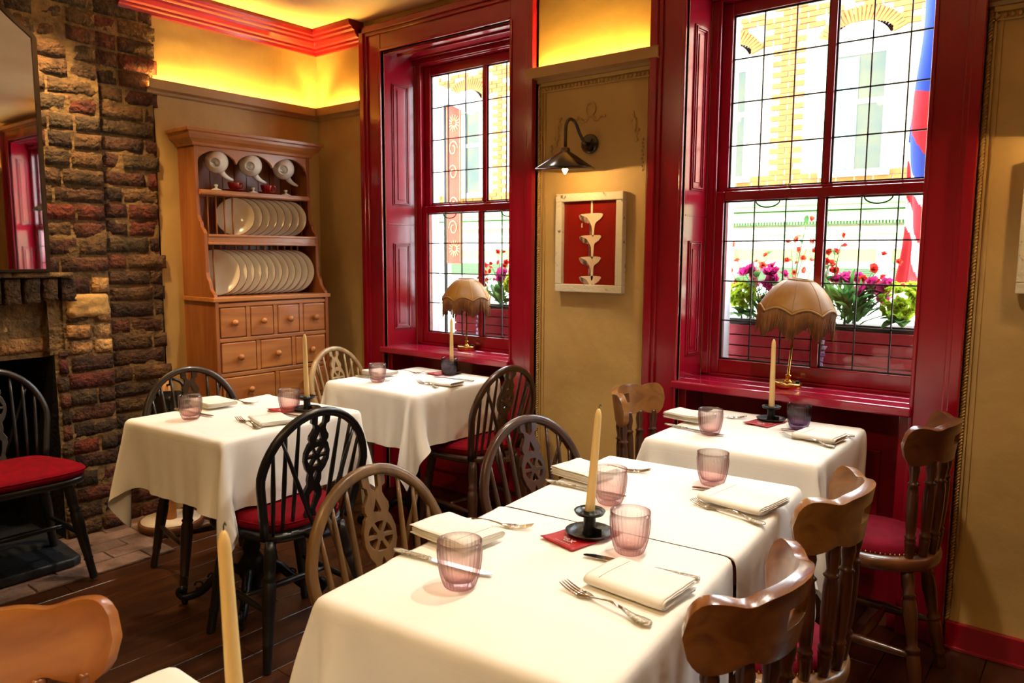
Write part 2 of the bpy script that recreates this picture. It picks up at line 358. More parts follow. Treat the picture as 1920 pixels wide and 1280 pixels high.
# cornice, stepped mouldings (only round the dresser corner up to the first window)
cor = [(0, 2.525), (.018, 2.525), (.022, 2.54), (.034, 2.545), (.036, 2.556), (.05, 2.562), (.062, 2.58), (.066, 2.592), (.082, 2.598), (.086, 2.61), (.1, 2.614), (.106, 2.628), (.106, ZC), (0, ZC)]
REDC2 = mat('red_cornice_paint', '#8c0c1c', '#7c0a18', rough=.3, coat=.3)
struct(sweep_profile('trim_1', REDC2, cor, [((0, -1.16, 0), (0, -.106, 0), (1, 0, 0)), ((0, 0, 0), (.43, 0, 0), (0, -1, 0)), ((0, -.106, 0), (0, 0, 0), (1, 0, 0))]), 'red stepped cornice under the ceiling')
struct(sweep_profile('trim_2', REDC2, cor, [((EX, SY, 0), (EX, 0, 0), (-1, 0, 0)), ((0, SY, 0), (EX, SY, 0), (0, 1, 0))]), 'red cornice on the far side')
# picture rail (a ledge hiding the cove light)
rail = [(0, 2.145), (.016, 2.15), (.02, 2.162), (.05, 2.168), (.052, 2.21), (.05, 2.214), (.043, 2.214), (.043, 2.175), (0, 2.175)]
runs = [((0, -1.04, 0), (0, 0, 0), (1, 0, 0)), ((0, 0, 0), (.44, 0, 0), (0, -1, 0)), ((1.62, 0, 0), (2.3, 0, 0), (0, -1, 0)), ((3.44, 0, 0), (4.08, 0, 0), (0, -1, 0)), ((5.26, 0, 0), (EX, 0, 0), (0, -1, 0))]
struct(sweep_profile('trim_3', CREAM, rail, runs), 'cream picture rail ledge')
b = MB()
for p0, p1, n in runs:
    p0, p1, n = Vector(p0), Vector(p1), Vector(n); t = (p1 - p0).normalized(); z = Vector((0, 0, 1))
    vs = [p + n * o + z * q for p in (p0 + t * .02, p1 - t * .02) for o, q in ((.012, 2.177), (.032, 2.177), (.032, 2.180), (.012, 2.180))]
    b.add(vs, [(0, 1, 5, 4), (1, 2, 6, 5), (2, 3, 7, 6), (3, 0, 4, 7), (0, 3, 2, 1), (4, 5, 6, 7)])
struct(b.build('trim_4', LED), 'warm light tape on top of the picture rail')
# plaster panel mouldings: rope strips, egg band, relief ornaments
def rope(b, x, z0, z1, y=-.006):
    n = int((z1 - z0) / .011)
    for i in range(n):
        z = z0 + (i + .5) * (z1 - z0) / n; b.tube([(x - .006, y, z - .007), (x, y - .006, z), (x + .006, y, z + .007)], .0042, 6)
b = MB()
for x, s in ((1.668, 1), (2.262, -1), (3.462, 1)):
    rope(b, x, .1, 2.14); b.box(x + s * .014 - .003, x + s * .014 + .003, -.009, 0, .1, 2.14); b.box(x + s * .03 - .004, x + s * .03 + .004, -.006, 0, .1, 2.12)
for x0, x1 in ((1.68, 2.25), (3.47, 4.06)):
    b.box(x0, x1, -.009, 0, 2.105, 2.11); b.box(x0, x1, -.014, 0, 2.132, 2.147)
    k = int((x1 - x0) / .02)
    for i in range(k): b.ball((x0 + (i + .5) * .02, -.003, 2.121), .009, 8, (.8, .7, 1))
struct(b.build('trim_5', PLASTER), 'plaster rope and egg moulding')
def scroll(b, cx, cz, s, flip=1, a=0):
    pts = []
    for i in range(30):
        t = i / 29; u = (t - .5) * 2; ang = a; x = u * .055; z = .02 * sin(u * PI) ; 
        if abs(u) > .6: k = (abs(u) - .6) / .4; x = math.copysign(.055 - .03 * k * k, u) ; z += math.copysign(-.02 * sin(k * PI), u)
        X = flip * (x * cos(ang) - z * sin(ang)); Z = x * sin(ang) + z * cos(ang); pts.append((cx + s * X, -.002, cz + s * Z))
    b.tube(pts, [.003 + .005 * sin(PI * i / 29) for i in range(30)], 8)
    for i in range(0, 30, 4): b.ball((pts[i][0] + .006, -.002, pts[i][2] + .006), .006 * s, 8)
b = MB(); scroll(b, 1.768, 1.915, 1, 1, rad(50)); scroll(b, 2.172, 1.905, 1, -1, rad(50)); scroll(b, 3.62, 1.9, 1, 1, rad(40))
b.tube([(1.948 + .026 * cos(i / 20 * 2 * PI), -.003, 2.005 + .028 * sin(i / 20 * 2 * PI)) for i in range(20)], .0045, 8, closed=True)
rr = random.Random(2)
for i in range(26):
    u = i / 25 * 2 - 1; b.ball((1.948 + u * .072, -.002, 1.968 + .012 * cos(u * 7) - .008 * abs(u)), .005 + .004 * rr.random(), 8)
for i in range(9): b.ball((1.735 + .004 * (i % 2), -.001, 1.86 - i * .012), .006, 8); b.ball((2.215 - .004 * (i % 2), -.001, 1.85 - i * .016), .006, 8); b.ball((3.585 + .004 * (i % 2), -.001, 1.84 - i * .013), .007, 8)
struct(b.build('trim_6', PLASTER), 'plaster wreath and scroll ornaments')

# ------------------------------------------------------------------ windows
def make_window(k, x0, x1):
    r = bpy.data.objects.new('window_%d' % k, None); COL.objects.link(r); r['kind'] = 'structure'; r.location = ((x0 + x1) / 2, 0, 0)
    r['label'] = 'tall red sash window with leaded panes'
    h = (x1 - x0) / 2; o = .152; so = SOFF[k - 1]
    # architrave to the floor: flat board + raised outer and inner beads
    b = MB()
    for s in (-1, 1):
        a, c = sorted((s * h, s * (h + o)))
        b.box(a, c, -.026, .0, 0, 2.6)
        a, c = sorted((s * (h + o - .035), s * (h + o))); b.box(a, c, -.05, 0, 0, 2.602)
        a, c = sorted((s * (h + o - .052), s * (h + o - .03))); b.box(a, c, -.038, 0, 0, 2.59)
        a, c = sorted((s * h, s * (h + .014))); b.box(a, c, -.033, 0, 0, ZT)
    b.box(-h - .0, h + .0, -.026, 0, ZT, 2.6); b.box(-h - o, h + o, -.05, 0, 2.567, 2.602); b.box(-h - o + .03, h + o - .03, -.038, 0, 2.55, 2.57); b.box(-h, h, -.033, 0, ZT, ZT + .014)
    b.build('architrave', RED, r, bev=.004)
    # splayed shutter reveals with two raised and fielded panels each
    for s in (-1, 1):
        b = MB(); A0 = Vector((s * h, 0, 0)); A1 = Vector((so + s * BH, .19, 0)); e = s * .02
        q = [(A0.x, 0), (A1.x, .19), (A1.x + e, .19), (A0.x + e, .0)]
        if s > 0: q = q[::-1]
        b.prism(q, ZS, ZT)
        d = (A1 - A0); L = d.length; d.normalize(); nrm = Vector((-s * d.y, s * d.x, 0))
        Mx = Matrix((d, Vector((0, 0, 1)), nrm)).transposed().to_4x4(); Mx.translation = A0
        for z0, z1 in ((.93, 1.42), (1.63, 2.3)):
            a0, a1 = .045, L - .04
            for i, (e, hgt) in enumerate(((0, .006), (.008, .010), (.015, .004))):
                b.box(a0 + e, a0 + e + .006, z0 + e, z1 - e, 0, hgt, Mx); b.box(a1 - e - .006, a1 - e, z0 + e, z1 - e, 0, hgt, Mx)
                b.box(a0 + e, a1 - e, z0 + e, z0 + e + .006, 0, hgt, Mx); b.box(a0 + e, a1 - e, z1 - e - .006, z1 - e, 0, hgt, Mx)
            b.box(a0 + .034, a1 - .034, z0 + .034, z1 - .034, 0, .005, Mx)
        b.box(.012, .2, 1.522, 1.528, -.002, .002, Mx)
        b.build('shutter_panel', RED, r, bev=.0015)
    # soffit panel, apron below the sill
    b = MB(); b.prism([(-h, 0), (h, 0), (so + BH, .19), (so - BH, .19)], ZT - .012, ZT + .0); b.box(-h + .05, h - .05, .05, .06, ZT - .022, ZT - .01); b.box(-h + .05, h - .05, .15, .16, ZT - .022, ZT - .01); b.box(so - BH, so + BH, .175, .2, ZT - .045, ZT - .01)
    b.build('soffit_panel', RED, r, bev=.003)
    b = MB(); b.box(so - BH - .05, so + BH + .05, .17, .2, 0, ZS - .02); b.box(-h + .12, h - .12, .15, .172, .12, .62)
    for s in (-1, 1): b.box(*sorted((s * (h - .035), s * h)), 0, .17, 0, ZS - .03)
    b.build('apron', RED, r, bev=.004)
    b = MB(); n = 3; 
    for i in range(n): b.box(-h - (.0 if i else .012), h + (.0 if i else .012), -.055 + i * .1, -.055 + (i + 1) * .1 - .002, ZS - .034, ZS)
    b.build('window_sill', REDD, r, bev=.006)
    # sashes
    fw_ = BH; sg_ = bpy.data.objects.new('sash_group', None) if False else None
    b = MB()
    for s in (-1, 1): b.box(*sorted((so + s * .45, so + s * .48)), .19, .28, ZS, ZT); b.box(*sorted((so + s * .438, so + s * .45)), .19, .2, ZS, ZT)
    b.box(so - BH, so + BH, .19, .28, ZT - .05, ZT); b.box(so - BH, so + BH, .19, .28, ZS, ZS + .012)
    b.build('sash_box', RED, r, bev=.003)
    sw = .45; e = .045
    for nm, z0, z1, y, bt, tp in (('upper', 1.6, 2.41, .235, .045, .05), ('lower', ZS + .012, 1.63, .2, .062, .04)):
        b = MB()
        b.box(so - sw, so - sw + e, y, y + .03, z0, z1); b.box(so + sw - e, so + sw, y, y + .03, z0, z1); b.box(so - sw + e, so + sw - e, y, y + .03, z0, z0 + bt); b.box(so - sw + e, so + sw - e, y, y + .03, z1 - tp, z1); b.box(so - .014, so + .014, y + .001, y + .029, z0 + bt, z1 - tp)
        sash = b.build('sash', RED, r, bev=.004)
        L = MB(); g0, g1 = z0 + bt, z1 - tp; yy = y + .014
        for s in (-1, 1):
            a0, a1 = sorted((so + s * .014, so + s * (sw - e)))
            for i in range(0, 4):
                x = a0 + (a1 - a0) * i / 3; x += .003 if i == 0 else (-.003 if i == 3 else 0); wd = .0024 if 0 < i < 3 else .0038; L.box(x - wd, x + wd, yy - .003, yy + .004, g0, g1)
            for i in range(0, 5):
                z = g0 + (g1 - g0) * i / 4; z += .003 if i == 0 else (-.003 if i == 4 else 0); wd = .0028 if 0 < i < 4 else .0038; L.box(a0, a1, yy - .003, yy + .004, z - wd, z + wd)
        L.build('leading', LEAD, sash)
        G = MB(); G.box(so - sw + e, so + sw - e, yy, yy + .0008, g0, g1); G.build('pane', PANE, sash)
        if nm == 'lower':
            for s in (-1, 1):       # lifting hoops below the meeting rail
                c = so + s * .21; P = [(c + .05 * cos(PI + PI * i / 10), .19, 1.585 - .028 * sin(PI * i / 10)) for i in range(11)]
                MB().tube([(P[0][0] - .016, .196, 1.588), (P[0][0], .196, 1.586)] + [(p[0], .186, p[2]) for p in P] + [(P[-1][0], .196, 1.586), (P[-1][0] + .016, .196, 1.588)], .003, 6).build('sash_lift', IRON, r)
            MB().box(so - .14, so - .125, .185, .2, 1.63, 1.636).box(so - .14, so - .137, .185, .2, 1.63, 1.65).box(so - .128, so - .125, .185, .2, 1.63, 1.65).build('sash_catch', BRASS, r)
    # outer brick reveal and stone sill
    b = MB(); b.box(-h - .2, h + .2, .28, .36, ZS - .1, ZS + .0); b.build('outer_sill', mat('pale_stone', '#cfc9bd', rough=.8), r)
    return r
for k, (a, c) in enumerate(WIN): make_window(k + 1, a, c)

# ------------------------------------------------------------------ chimney breast
def rough_brick(b, x, y0, y1, z0, z1, r, dep=.05, nu=6, nv=3, amp=.006):
    """one old brick: front face is a noisy grid, sides a skirt"""
    sx = r.uniform(-.006, .007); off = Vector((r.random() * 50, r.random() * 50, 0)); tl = r.uniform(-.006, .006)
    def fn(u, v):
        e = min(u, 1 - u, .16) / .16 * min(v, 1 - v, .3) / .3; n1 = noise.noise(Vector((u * 3, v * 2, 0)) + off); n2 = noise.noise(Vector((u * 9, v * 6, 5)) + off)
        yy = y0 + (y1 - y0) * u + (n1 * .004 if 0 < u < 1 else n2 * .003); zz = z0 + (z1 - z0) * v + (u - .5) * tl + (n2 * .003 if 0 < v < 1 else n1 * .004)
        return (x + sx + amp * (n1 + .7 * n2) - .006 * (1 - e ** .5 if e > 0 else 1), yy, zz)
    vs = [fn(i / nu, j / nv) for j in range(nv + 1) for i in range(nu + 1)]; N0 = len(vs)
    fs = [(j * (nu + 1) + i, j * (nu + 1) + i + 1, (j + 1) * (nu + 1) + i + 1, (j + 1) * (nu + 1) + i) for j in range(nv) for i in range(nu)]
    ring = [i for i in range(nu + 1)] + [(j + 1) * (nu + 1) - 1 for j in range(1, nv + 1)] + [nv * (nu + 1) + i for i in range(nu - 1, -1, -1)] + [j * (nu + 1) for j in range(nv - 1, 0, -1)]
    vs += [(x - dep, vs[q][1], vs[q][2]) for q in ring]; k = len(ring)
    fs += [(ring[i], N0 + i, N0 + (i + 1) % k, ring[(i + 1) % k]) for i in range(k)]
    b.add(vs, fs, None, True)
BX = .06        # breast face
OY0, OY1, OZ = -2.25, -1.545, .90       # fire opening
b = MB(); r = random.Random(11)
def course_wall(x, ya, yb, z, ztop, hole=None, ragged=0):
    row = 0
    while z < ztop:
        h = .066 + r.uniform(-.004, .004); sag = 0
        hb = row % 2; y = ya + (0 if hb else -.11); endy = yb + (r.uniform(-.02, .02) if ragged else 0)
        while y < endy - .02:
            L = r.choice([.215, .215, .105]) + r.uniform(-.012, .012); e = min(y + L, endy)
            if endy - e < .05: e = endy
            s = max(y, ya)
            if e - s > .03 and not (hole and e > hole[0] and s < hole[1] and z < hole[2] and z + h > hole[3]):
                pale = (x > .05 and z < 1.24 and z > .86 and e > -1.54)
                b.m = 1 if (pale and r.random() < .9) else 0
                rough_brick(b, x, s, e, z, z + h, r, nu=7 if L > .15 else 4)
            y = e + .013
            if e >= endy: break
        z += h + .013; row += 1
course_wall(BX, -2.9, -1.29, 1.272, ZC)
course_wall(BX, -1.488, -1.29, 0.012, 1.05); course_wall(BX, -1.488, -1.29, 1.172, 1.21)
course_wall(.02, -1.285, -1.005, .008, ZC, ragged=1)
def col_jamb(y0, y1, z, zt):
    while z < zt:
        h = .066 + r.uniform(-.004, .004); b.m = 0; rough_brick(b, BX - .0, y0 + r.uniform(-.008, .008), y1, z, min(z + h, zt), r, nu=6); z += h + .013
col_jamb(-1.535, -1.492, .012, .9)
# soldier course and corbelled ledge above the recess
b.m = 0; y = -2.45
while y < -1.5:
    w = .062 + r.uniform(-.004, .006); rough_brick(b, BX + .02, y, y + w, 1.135 + r.uniform(-.006, .006), 1.24, r, dep=.1, nu=4, nv=5); y += w + .016
b.m = 2; y = -2.45
while y < -1.46: w = r.uniform(.18, .3); rough_brick(b, BX + .028, y, min(y + w, -1.46), 1.245, 1.268, r, dep=.1, nu=8, nv=2); y += w
# pale recessed panel and lintel course
b.m = 1
for z0, z1, st, yr in ((.905, .972, 0, -1.545), (.984, 1.05, .1, -1.53), (1.06, 1.12, .02, -1.51)):
    y = -2.45 + st
    while y < yr - .03: w = .215; rough_brick(b, .0 if z0 > .95 else .012, y, min(y + w, yr), z0, z1, r, dep=.06, amp=.004); y += w + .012
br = b.build('brick_chimney_breast', [BRICK, PALEB, MORT]); tag(br, 'rough old brick chimney breast with open fireplace beside the pine dresser', 'chimney breast')
# mortar bed behind the bricks
b = MB()
def bed(x, y0, y1, z0, z1, sgn=1):
    nu = max(2, int((y1 - y0) / .014)); nv = max(2, int((z1 - z0) / .014))
    b.grid(nu, nv, lambda u, v: (x + .008 * noise.noise(Vector((u * (y1 - y0) * 11, v * (z1 - z0) * 11, x * 9))) + .004 * noise.noise(Vector((u * (y1 - y0) * 90, v * (z1 - z0) * 90, 3))), y0 + (y1 - y0) * u, z0 + (z1 - z0) * v))
bed(BX - .010, -2.9, -1.288, 1.26, ZC); bed(BX - .010, -1.5, -1.288, 0, 1.262); bed(.010, -1.3, -1.012, 0, ZC); bed(-.012, -2.6, -1.49, .9, 1.262); bed(BX - .012, -1.545, -1.49, 0, .905); bed(BX - .022, -1.56, -1.484, .89, 1.14); b.box(-.05, BX - .034, -1.56, -1.484, .9, 1.138)
bed(BX - .008, -2.9, -2.45, 0, 1.262)
b.box(-.25, .0, -3.2, -1.0, .88, ZC); b.box(-.25, .0, -1.54, -1.0, 0, ZC); b.box(-.25, .0, -3.2, -2.45, 0, ZC)
b.build('mortar_bed', MORT, br)
b = MB(); b.box(-.6, -.5, -2.6, -1.4, 0, 1.0); b.box(-.5, .04, -1.545, -1.5, 0, .9); b.box(-.5, .04, -2.5, -2.45, 0, .9); b.box(-.6, -.02, -2.6, -1.5, .9, 1.0); b.box(-.5, .0, -2.5, -1.5, 0, .012)
b.build('firebox', mat('sooty_firebox', '#120d0a', '#1d1510', rough=.9, bump=.5), br)
b = MB(); b.grid(14, 10, lambda u, v: (BX + .012 + .008 * noise.noise(Vector((u * 4, v * 4, 0))) - .02 * (max(0, abs(u - .5) - .38) / .12) ** 2 - .02 * (max(0, abs(v - .5) - .38) / .12) ** 2, -1.485 + .19 * u + .01 * noise.noise(Vector((v * 6, 1, 0))), 1.055 + .11 * v))
b.build('plaster_patch', mat('ochre_render', '#b48a4c', '#c79d5c', rough=.85, scale=10, bump=.8, bscale=40), br)
struct(MB().box(-.25, .0, SY, -3.2, 0, ZC).build('wall_west_2', PLASTER))
# hearth of worn bricks flush with the floor, black slab on it
b = MB(); r = random.Random(5)
def tiles(x0, x1, y0, y1, w, l):
    row = 0; x = x0
    while x < x1 - .01:
        y = y0 - (l / 2 if row % 2 else 0)
        while y < y1 - .01:
            a, c = max(y, y0), min(y + l, y1)
            if c - a > .02: dz = r.uniform(-.002, .002); b.box(x + .003, min(x + w, x1) - .003, a + .003, c - .003, 0, .012 + dz)
            y += l
        x += w; row += 1
tiles(.0, .555, -3.0, -1.28, .111, .23); tiles(.0, .36, -1.28, -.98, .12, .15)
o = b.build('hearth', TILE, bev=.004); tag(o, 'worn brown brick hearth set in the floor before the fireplace', 'hearth')
MB().box(.0, .55, -3.0, -1.28, .0, .006).box(0, .355, -1.28, -.98, 0, .006).build('hearth_joint', MORT, o)
b = MB(); b.prism([(-.45, -2.42), (.40, -2.42), (.425, -2.40), (.425, -1.66), (.40, -1.62), (.06, -1.60), (-.45, -1.60)], .014, .055); tag(b.build('hearth_slab', SLATE, bev=.012, seg=3), 'black slate slab raised on the brick hearth', 'hearth slab')

# mirror: arched-shoulder shape with thin dark frame
def mirror():
    t = thing('wall_mirror', 'large shouldered mirror in a thin dark frame on the brickwork', 'mirror', (BX + .03, -2.0, 1.28))
    half = .435
    top = [(-half, 0), (half, 0), (half, 1.0)]
    for i in range(1, 9): q = i / 9; a = PI / 2 * q; top.append((half - .13 * sin(a) ** 1.0 * (1) * q - .02 * q, 1.0 + .14 * (q ** 1.6)))
    top += [(half - .15, 1.14), (.18, 1.19), (0, 1.205)]
    out = top + [(-x, z) for x, z in top[:1:-1] if x > 0]
    Mx = Matrix(((0, 0, 1, 0), (1, 0, 0, 0), (0, 1, 0, 0), (0, 0, 0, 1)))
    MB().prism(out, .0, .006, Mx).build('mirror_glass', MIRR, t)
    P = [Mx @ Vector((x, z, .006)) for x, z in out]
    b = MB(); b.tube(P, 1, closed=True, sec=[(-.008, -.008), (.008, -.008), (.008, .01), (-.008, .01)], upv=(1, 0, 0)); b.sm = [False] * len(b.sm); b.build('mirror_frame', mat('dark_bronze', '#3a2c20', rough=.3, metal=.8), t)
mirror()

# ================================================================== chairs
def seat_outline(wf, wr, xf, xr, k=5):
    pts = [(xf, 0), (xf - .005, wf * .6), (xf - .04, wf * .95), (xf - .13, wf), (xr + .1, wr + .01), (xr + .02, wr * .8), (xr, wr * .35), (xr, 0)]
    pts = pts + [(x, -y) for x, y in pts[-2:0:-1]]
    return [(p.x, p.y) for p in smooth_ring([(x, y, 0) for x, y in pts], k)]
def slab(b, out, levels):
    """rounded slab: levels = (scale, z)"""
    n = len(out); vs = []; fs = []
    for s, z in levels: vs += [(x * s, y * s, z) for x, y in out]
    for k in range(len(levels) - 1): fs += [(k * n + i, k * n + (i + 1) % n, (k + 1) * n + (i + 1) % n, (k + 1) * n + i) for i in range(n)]
    fs += [tuple(range(n - 1, -1, -1)), tuple((len(levels) - 1) * n + i for i in range(n))]
    return b.add(vs, fs, None, True)
LEG_T = [(.013, 0), (.015, .02), (.016, .18), (.0165, .2), (.019, .21), (.0165, .225), (.021, .45), (.0235, .6), (.022, .68), (.018, .7), (.023, .72), (.018, .74), (.021, .8), (.02, .93), (.017, 1)]
WHEEL_SPLAT = None
def wheel_splat():
    """outline (half) of the pierced wheel splat, local (u, v) v up from 0 to .44, symmetric"""
    H = [(.0, 0), (.020, 0), (.025, .03), (.017, .065), (.024, .09), (.034, .115), (.034, .14), (.022, .165), (.026, .182), (.024, .208), (.037, .228), (.047, .258), (.047, .29), (.037, .32), (.031, .328), (.036, .34), (.035, .353), (.027, .366), (.021, .38), (.023, .394), (.033, .4), (.035, .432), (.013, .434), (.011, .396), (.0, .386)]
    out = H + [(-x, y) for x, y in H[-2:0:-1]]
    holes = []
    c = (0, .274)
    for i in range(6):
        a = PI / 6 + i * PI / 3; ring = []
        for q in range(7): aa = a + rad(-21 + 42 * q / 6); ring.append((c[0] + .0345 * cos(aa), c[1] + .0365 * sin(aa)))
        for q in range(3): aa = a + rad(9 - 9 * q); ring.append((c[0] + .013 * cos(aa), c[1] + .013 * sin(aa)))
        holes.append(ring)
    holes.append([(0, .366), (.004, .355), (.011, .336), (.007, .331), (0, .335), (-.007, .331), (-.011, .336), (-.004, .355)])
    holes.append([(0, .222), (.006, .208), (.005, .192), (0, .182), (-.005, .192), (-.006, .208)])
    holes.append([(0, .145), (.012, .128), (.008, .09), (0, .06), (-.008, .09), (-.012, .128)])
    return plate(out, holes, .012, .0015)
def wheelback(name, label, m_, cushion=True, group='wheelback windsor chairs', seat_m=None):
    t = thing(name, label, 'chair', group=group)
    out = seat_outline(.205, .16, .205, -.185)
    slab(MB(), out, [(.86, .402), (.97, .41), (1, .425), (.985, .436), (.95, .441), (.7, .436)]).build('seat', seat_m or m_, t)
    MB().box(-.245, -.16, -.035, .035, .41, .436).build('seat_tail', m_, t, bev=.008)
    for sx in (-1, 1):
        for sy in (-1, 1):
            MB().turned((sx * .195 + (0 if sx > 0 else -.005), sy * .195, 0), (sx * .14, sy * .135, .415), LEG_T).build('leg', m_, t)
    SP = [(.007, 0), (.009, .1), (.013, .5), (.009, .9), (.007, 1)]
    b = MB(); 
    for sy in (-1, 1): MB().turned((-.175, sy * .168, .19), (.17, sy * .168, .19), SP, 10).build('stretcher', m_, t)
    MB().turned((0, -.165, .19), (0, .165, .19), SP, 10).build('stretcher', m_, t)
    rec = .23
    def bk(y, z): return Vector((-.155 - (z - .44) * rec, y, z))
    P = [bk(.162 + .036 * ((z - .44) / .2), z) for z in (.432, .5, .56, .62)] + [bk(.198 * cos(a), .62 + .226 * sin(a)) for a in [PI / 2 * i / 12 for i in range(1, 13)]]
    P = P + [Vector((p.x, -p.y, p.z)) for p in P[-2::-1]]
    sec = [(-.012, -.010), (-.012, -.003), (-.0105, 0), (-.012, .003), (-.012, .010), (-.006, .0135), (.006, .0135), (.012, .010), (.0125, 0), (.012, -.010), (.006, -.0135), (-.006, -.0135)]
    MB().tube(P, 1, sec=sec, upv=(1, 0, rec)).build('back_bow', m_, t)
    global WHEEL_SPLAT
    if WHEEL_SPLAT is None: WHEEL_SPLAT = wheel_splat()
    d = Vector((-rec, 0, 1)).normalized(); n = Vector((1, 0, rec)).normalized()
    Mx = Matrix((Vector((0, 1.02, 0)), d * .955, n)).transposed().to_4x4(); Mx.translation = bk(0, .437)
    MB().add(WHEEL_SPLAT[0], WHEEL_SPLAT[1], Mx).build('back_splat', m_, t)
    b = MB()
    for sy in (-1, 1):
        for y0, y1 in ((.062, .078), (.098, .122), (.132, .163)):
            z1 = .62 + .226 * math.sqrt(1 - (y1 / .198) ** 2); MB().turned(bk(sy * y0, .435), bk(sy * y1, z1), [(.0055, 0), (.0075, .3), (.0085, .5), (.0065, .8), (.005, 1)], 8).build('spindle', m_, t)
    b = MB()
    for sy in (-1, 1): z1 = .62 + .226 * math.sqrt(1 - (.14 / .198) ** 2); MB().turned((-.228, sy * .016, .434), bk(sy * .14, z1), [(.0055, 0), (.0085, .45), (.0065, .8), (.005, 1)], 8).build('brace', m_, t)
    if cushion:
        pad = slab(MB(), seat_outline(.2, .155, .212, -.165), [(.96, .440), (1.0, .448), (1.02, .462), (1.0, .474), (.93, .482), (.75, .488), (.4, .491)]).build('seat_cushion', VELV, t)
        o2 = seat_outline(.2, .155, .212, -.165); MB().tube([(x * 1.015, y * 1.015, .468) for x, y in o2], .0028, 6, closed=True).build('piping', VELV, pad)
    return t

BAL = [(.008, 0), (.0105, .02), (.013, .1), (.0145, .17), (.0155, .19), (.012, .205), (.0155, .22), (.015, .235), (.0115, .25), (.0135, .3), (.0155, .5), (.0145, .68), (.012, .745), (.0165, .76), (.012, .775), (.010, .8), (.0145, .9), (.011, .98), (.010, 1)]
LEG_B = [(.013, 0), (.019, .015), (.021, .06), (.016, .12), (.022, .135), (.016, .15), (.02, .2), (.0235, .3), (.0215, .38), (.016, .4), (.024, .415), (.024, .43), (.016, .445), (.019, .5), (.025, .68), (.022, .76), (.017, .78), (.025, .795), (.018, .81), (.022, .9), (.021, 1)]
def barback(name, label, m_rail, m_leg, group='low bar-back chairs', m_seat=None):
    t = thing(name, label, 'chair', group=group)
    cx = .0; A = rad(62); zc = .775
    def top(s):
        a = abs(s); return .860 - .007 * math.exp(-((a - .55) / .10) ** 2) + .003 * math.exp(-((a - .8) / .12) ** 2) + .008 * math.exp(-(s / .35) ** 2)
    def bot(s):
        a = abs(s); return .750 - .006 * math.exp(-((a - .8) / .14) ** 2) + .010 * math.exp(-((a - .5) / .1) ** 2)
    NU, NV = 50, 10
    def fn(u, v):
        s = 2 * u - 1; s = math.copysign(abs(s) ** .92, s) if s else 0; e = 1 - min(1, (1 - abs(s)) / .17); k = math.sqrt(max(0, 1 - e * e)) if e > 0 else 1
        k = max(k, .04); c = (top(s) + bot(s)) / 2; hh = (top(s) - bot(s)) / 2; z = c + hh * k * (2 * v - 1)
        rr = .205 + (z - .73) * .16 ; a = PI - A * s
        return (cx + rr * cos(a), rr * sin(a), z)
    hx = lambda i, j: (21 <= i < 29 and 4 <= j < 7)
    b = MB(); b.grid(NU, NV, fn, skip=hx); ra = b.build('back_rail', m_rail, t, solid=.027); bv = ra.modifiers.new('Bevel', 'BEVEL'); bv.width = .009; bv.segments = 3; bv.limit_method = 'ANGLE'; bv.angle_limit = .9
    # round seat board + domed pad with studs
    out = [(.215 * cos(a) * (1.0 if cos(a) > 0 else .96), .212 * sin(a)) for a in [2 * PI * i / 48 for i in range(48)]]
    slab(MB(), out, [(.88, .405), (.98, .412), (1, .425), (1, .437), (.985, .446), (.95, .45), (.5, .45)]).build('seat', m_seat or m_rail, t)
    po = [(.012 + .178 * cos(a), .175 * sin(a)) for a in [2 * PI * i / 48 for i in range(48)]]
    pad = slab(MB(), po, [(1, .447), (1.0, .456), (.98, .468), (.9, .48), (.7, .489), (.35, .492)]).build('seat_cushion', LEA, t)
    b = MB()
    for i in range(72): a = 2 * PI * i / 72; b.ball((.012 + .180 * cos(a), .177 * sin(a), .4535), .0042, 6)
    b.build('stud_trim', STUD, pad)
    for s in (-.78, -.47, -.17, .17, .47, .78):
        a = PI - A * s * .92; p0 = Vector((cx * .3 + .185 * cos(a), .185 * sin(a), .445)); a2 = PI - A * s; p1 = Vector((cx + .203 * cos(a2), .203 * sin(a2), .76))
        MB().turned(p0, p1, [(r_ * 1.22, t_) for r_, t_ in BAL], 12).build('back_spindle', m_leg, t)
    for sx in (-1, 1):
        for sy in (-1, 1): MB().turned((sx * .2, sy * .19, 0), (sx * .125, sy * .12, .42), LEG_B).build('leg', m_leg, t)
    SP = [(.008, 0), (.011, .1), (.015, .42), (.0175, .5), (.015, .58), (.011, .9), (.008, 1)]
    b = MB()
    for sy in (-1, 1): MB().turned((-.172, sy * .167, .16), (.172, sy * .167, .16), SP, 10).build('stretcher', m_leg, t)
    MB().turned((0, -.165, .16), (0, .165, .16), SP, 10).build('stretcher', m_leg, t)
    return t

c_black = wheelback('wheelback_chair', 'black wheelback chair with red cushion in front of the square table by the fireplace', BLACK)
c_black.location = (1.585, -1.40, 0); c_black.rotation_euler = (0, 0, rad(176))
dup(c_black, (.40, -1.845, .012), rad(0), 'black wheelback chair with plump red cushion standing on the hearth before the fireplace', mats={})
c2 = dup(c_black, (.885, -1.275, 0), rad(-11), 'dark wheelback chair behind the fireplace table, its back before the dresser side', mats={BLACK: BLKBR})
ELM_LIT = wood('pale_sunlit_elm', '#8f7046', '#c0a274', 'z', 5, .35, .3)  # paler copy of the brown elm, window light put into the colour
c4 = dup(c_black, (.79, -.33, 0), rad(6), 'sun-lit pale wheelback chair in the corner between dresser and first window', mats={BLACK: ELM_LIT})
c5 = dup(c_black, (1.475, -.255, 0), rad(174), 'dark red-brown wheelback chair with red seat beside the pier between the windows', mats={BLACK: DKBR})
c6 = dup(c_black, (2.705, -1.79, 0), rad(-7), 'light brown wheelback chair at the near place of the long table', mats={BLACK: BROWN})
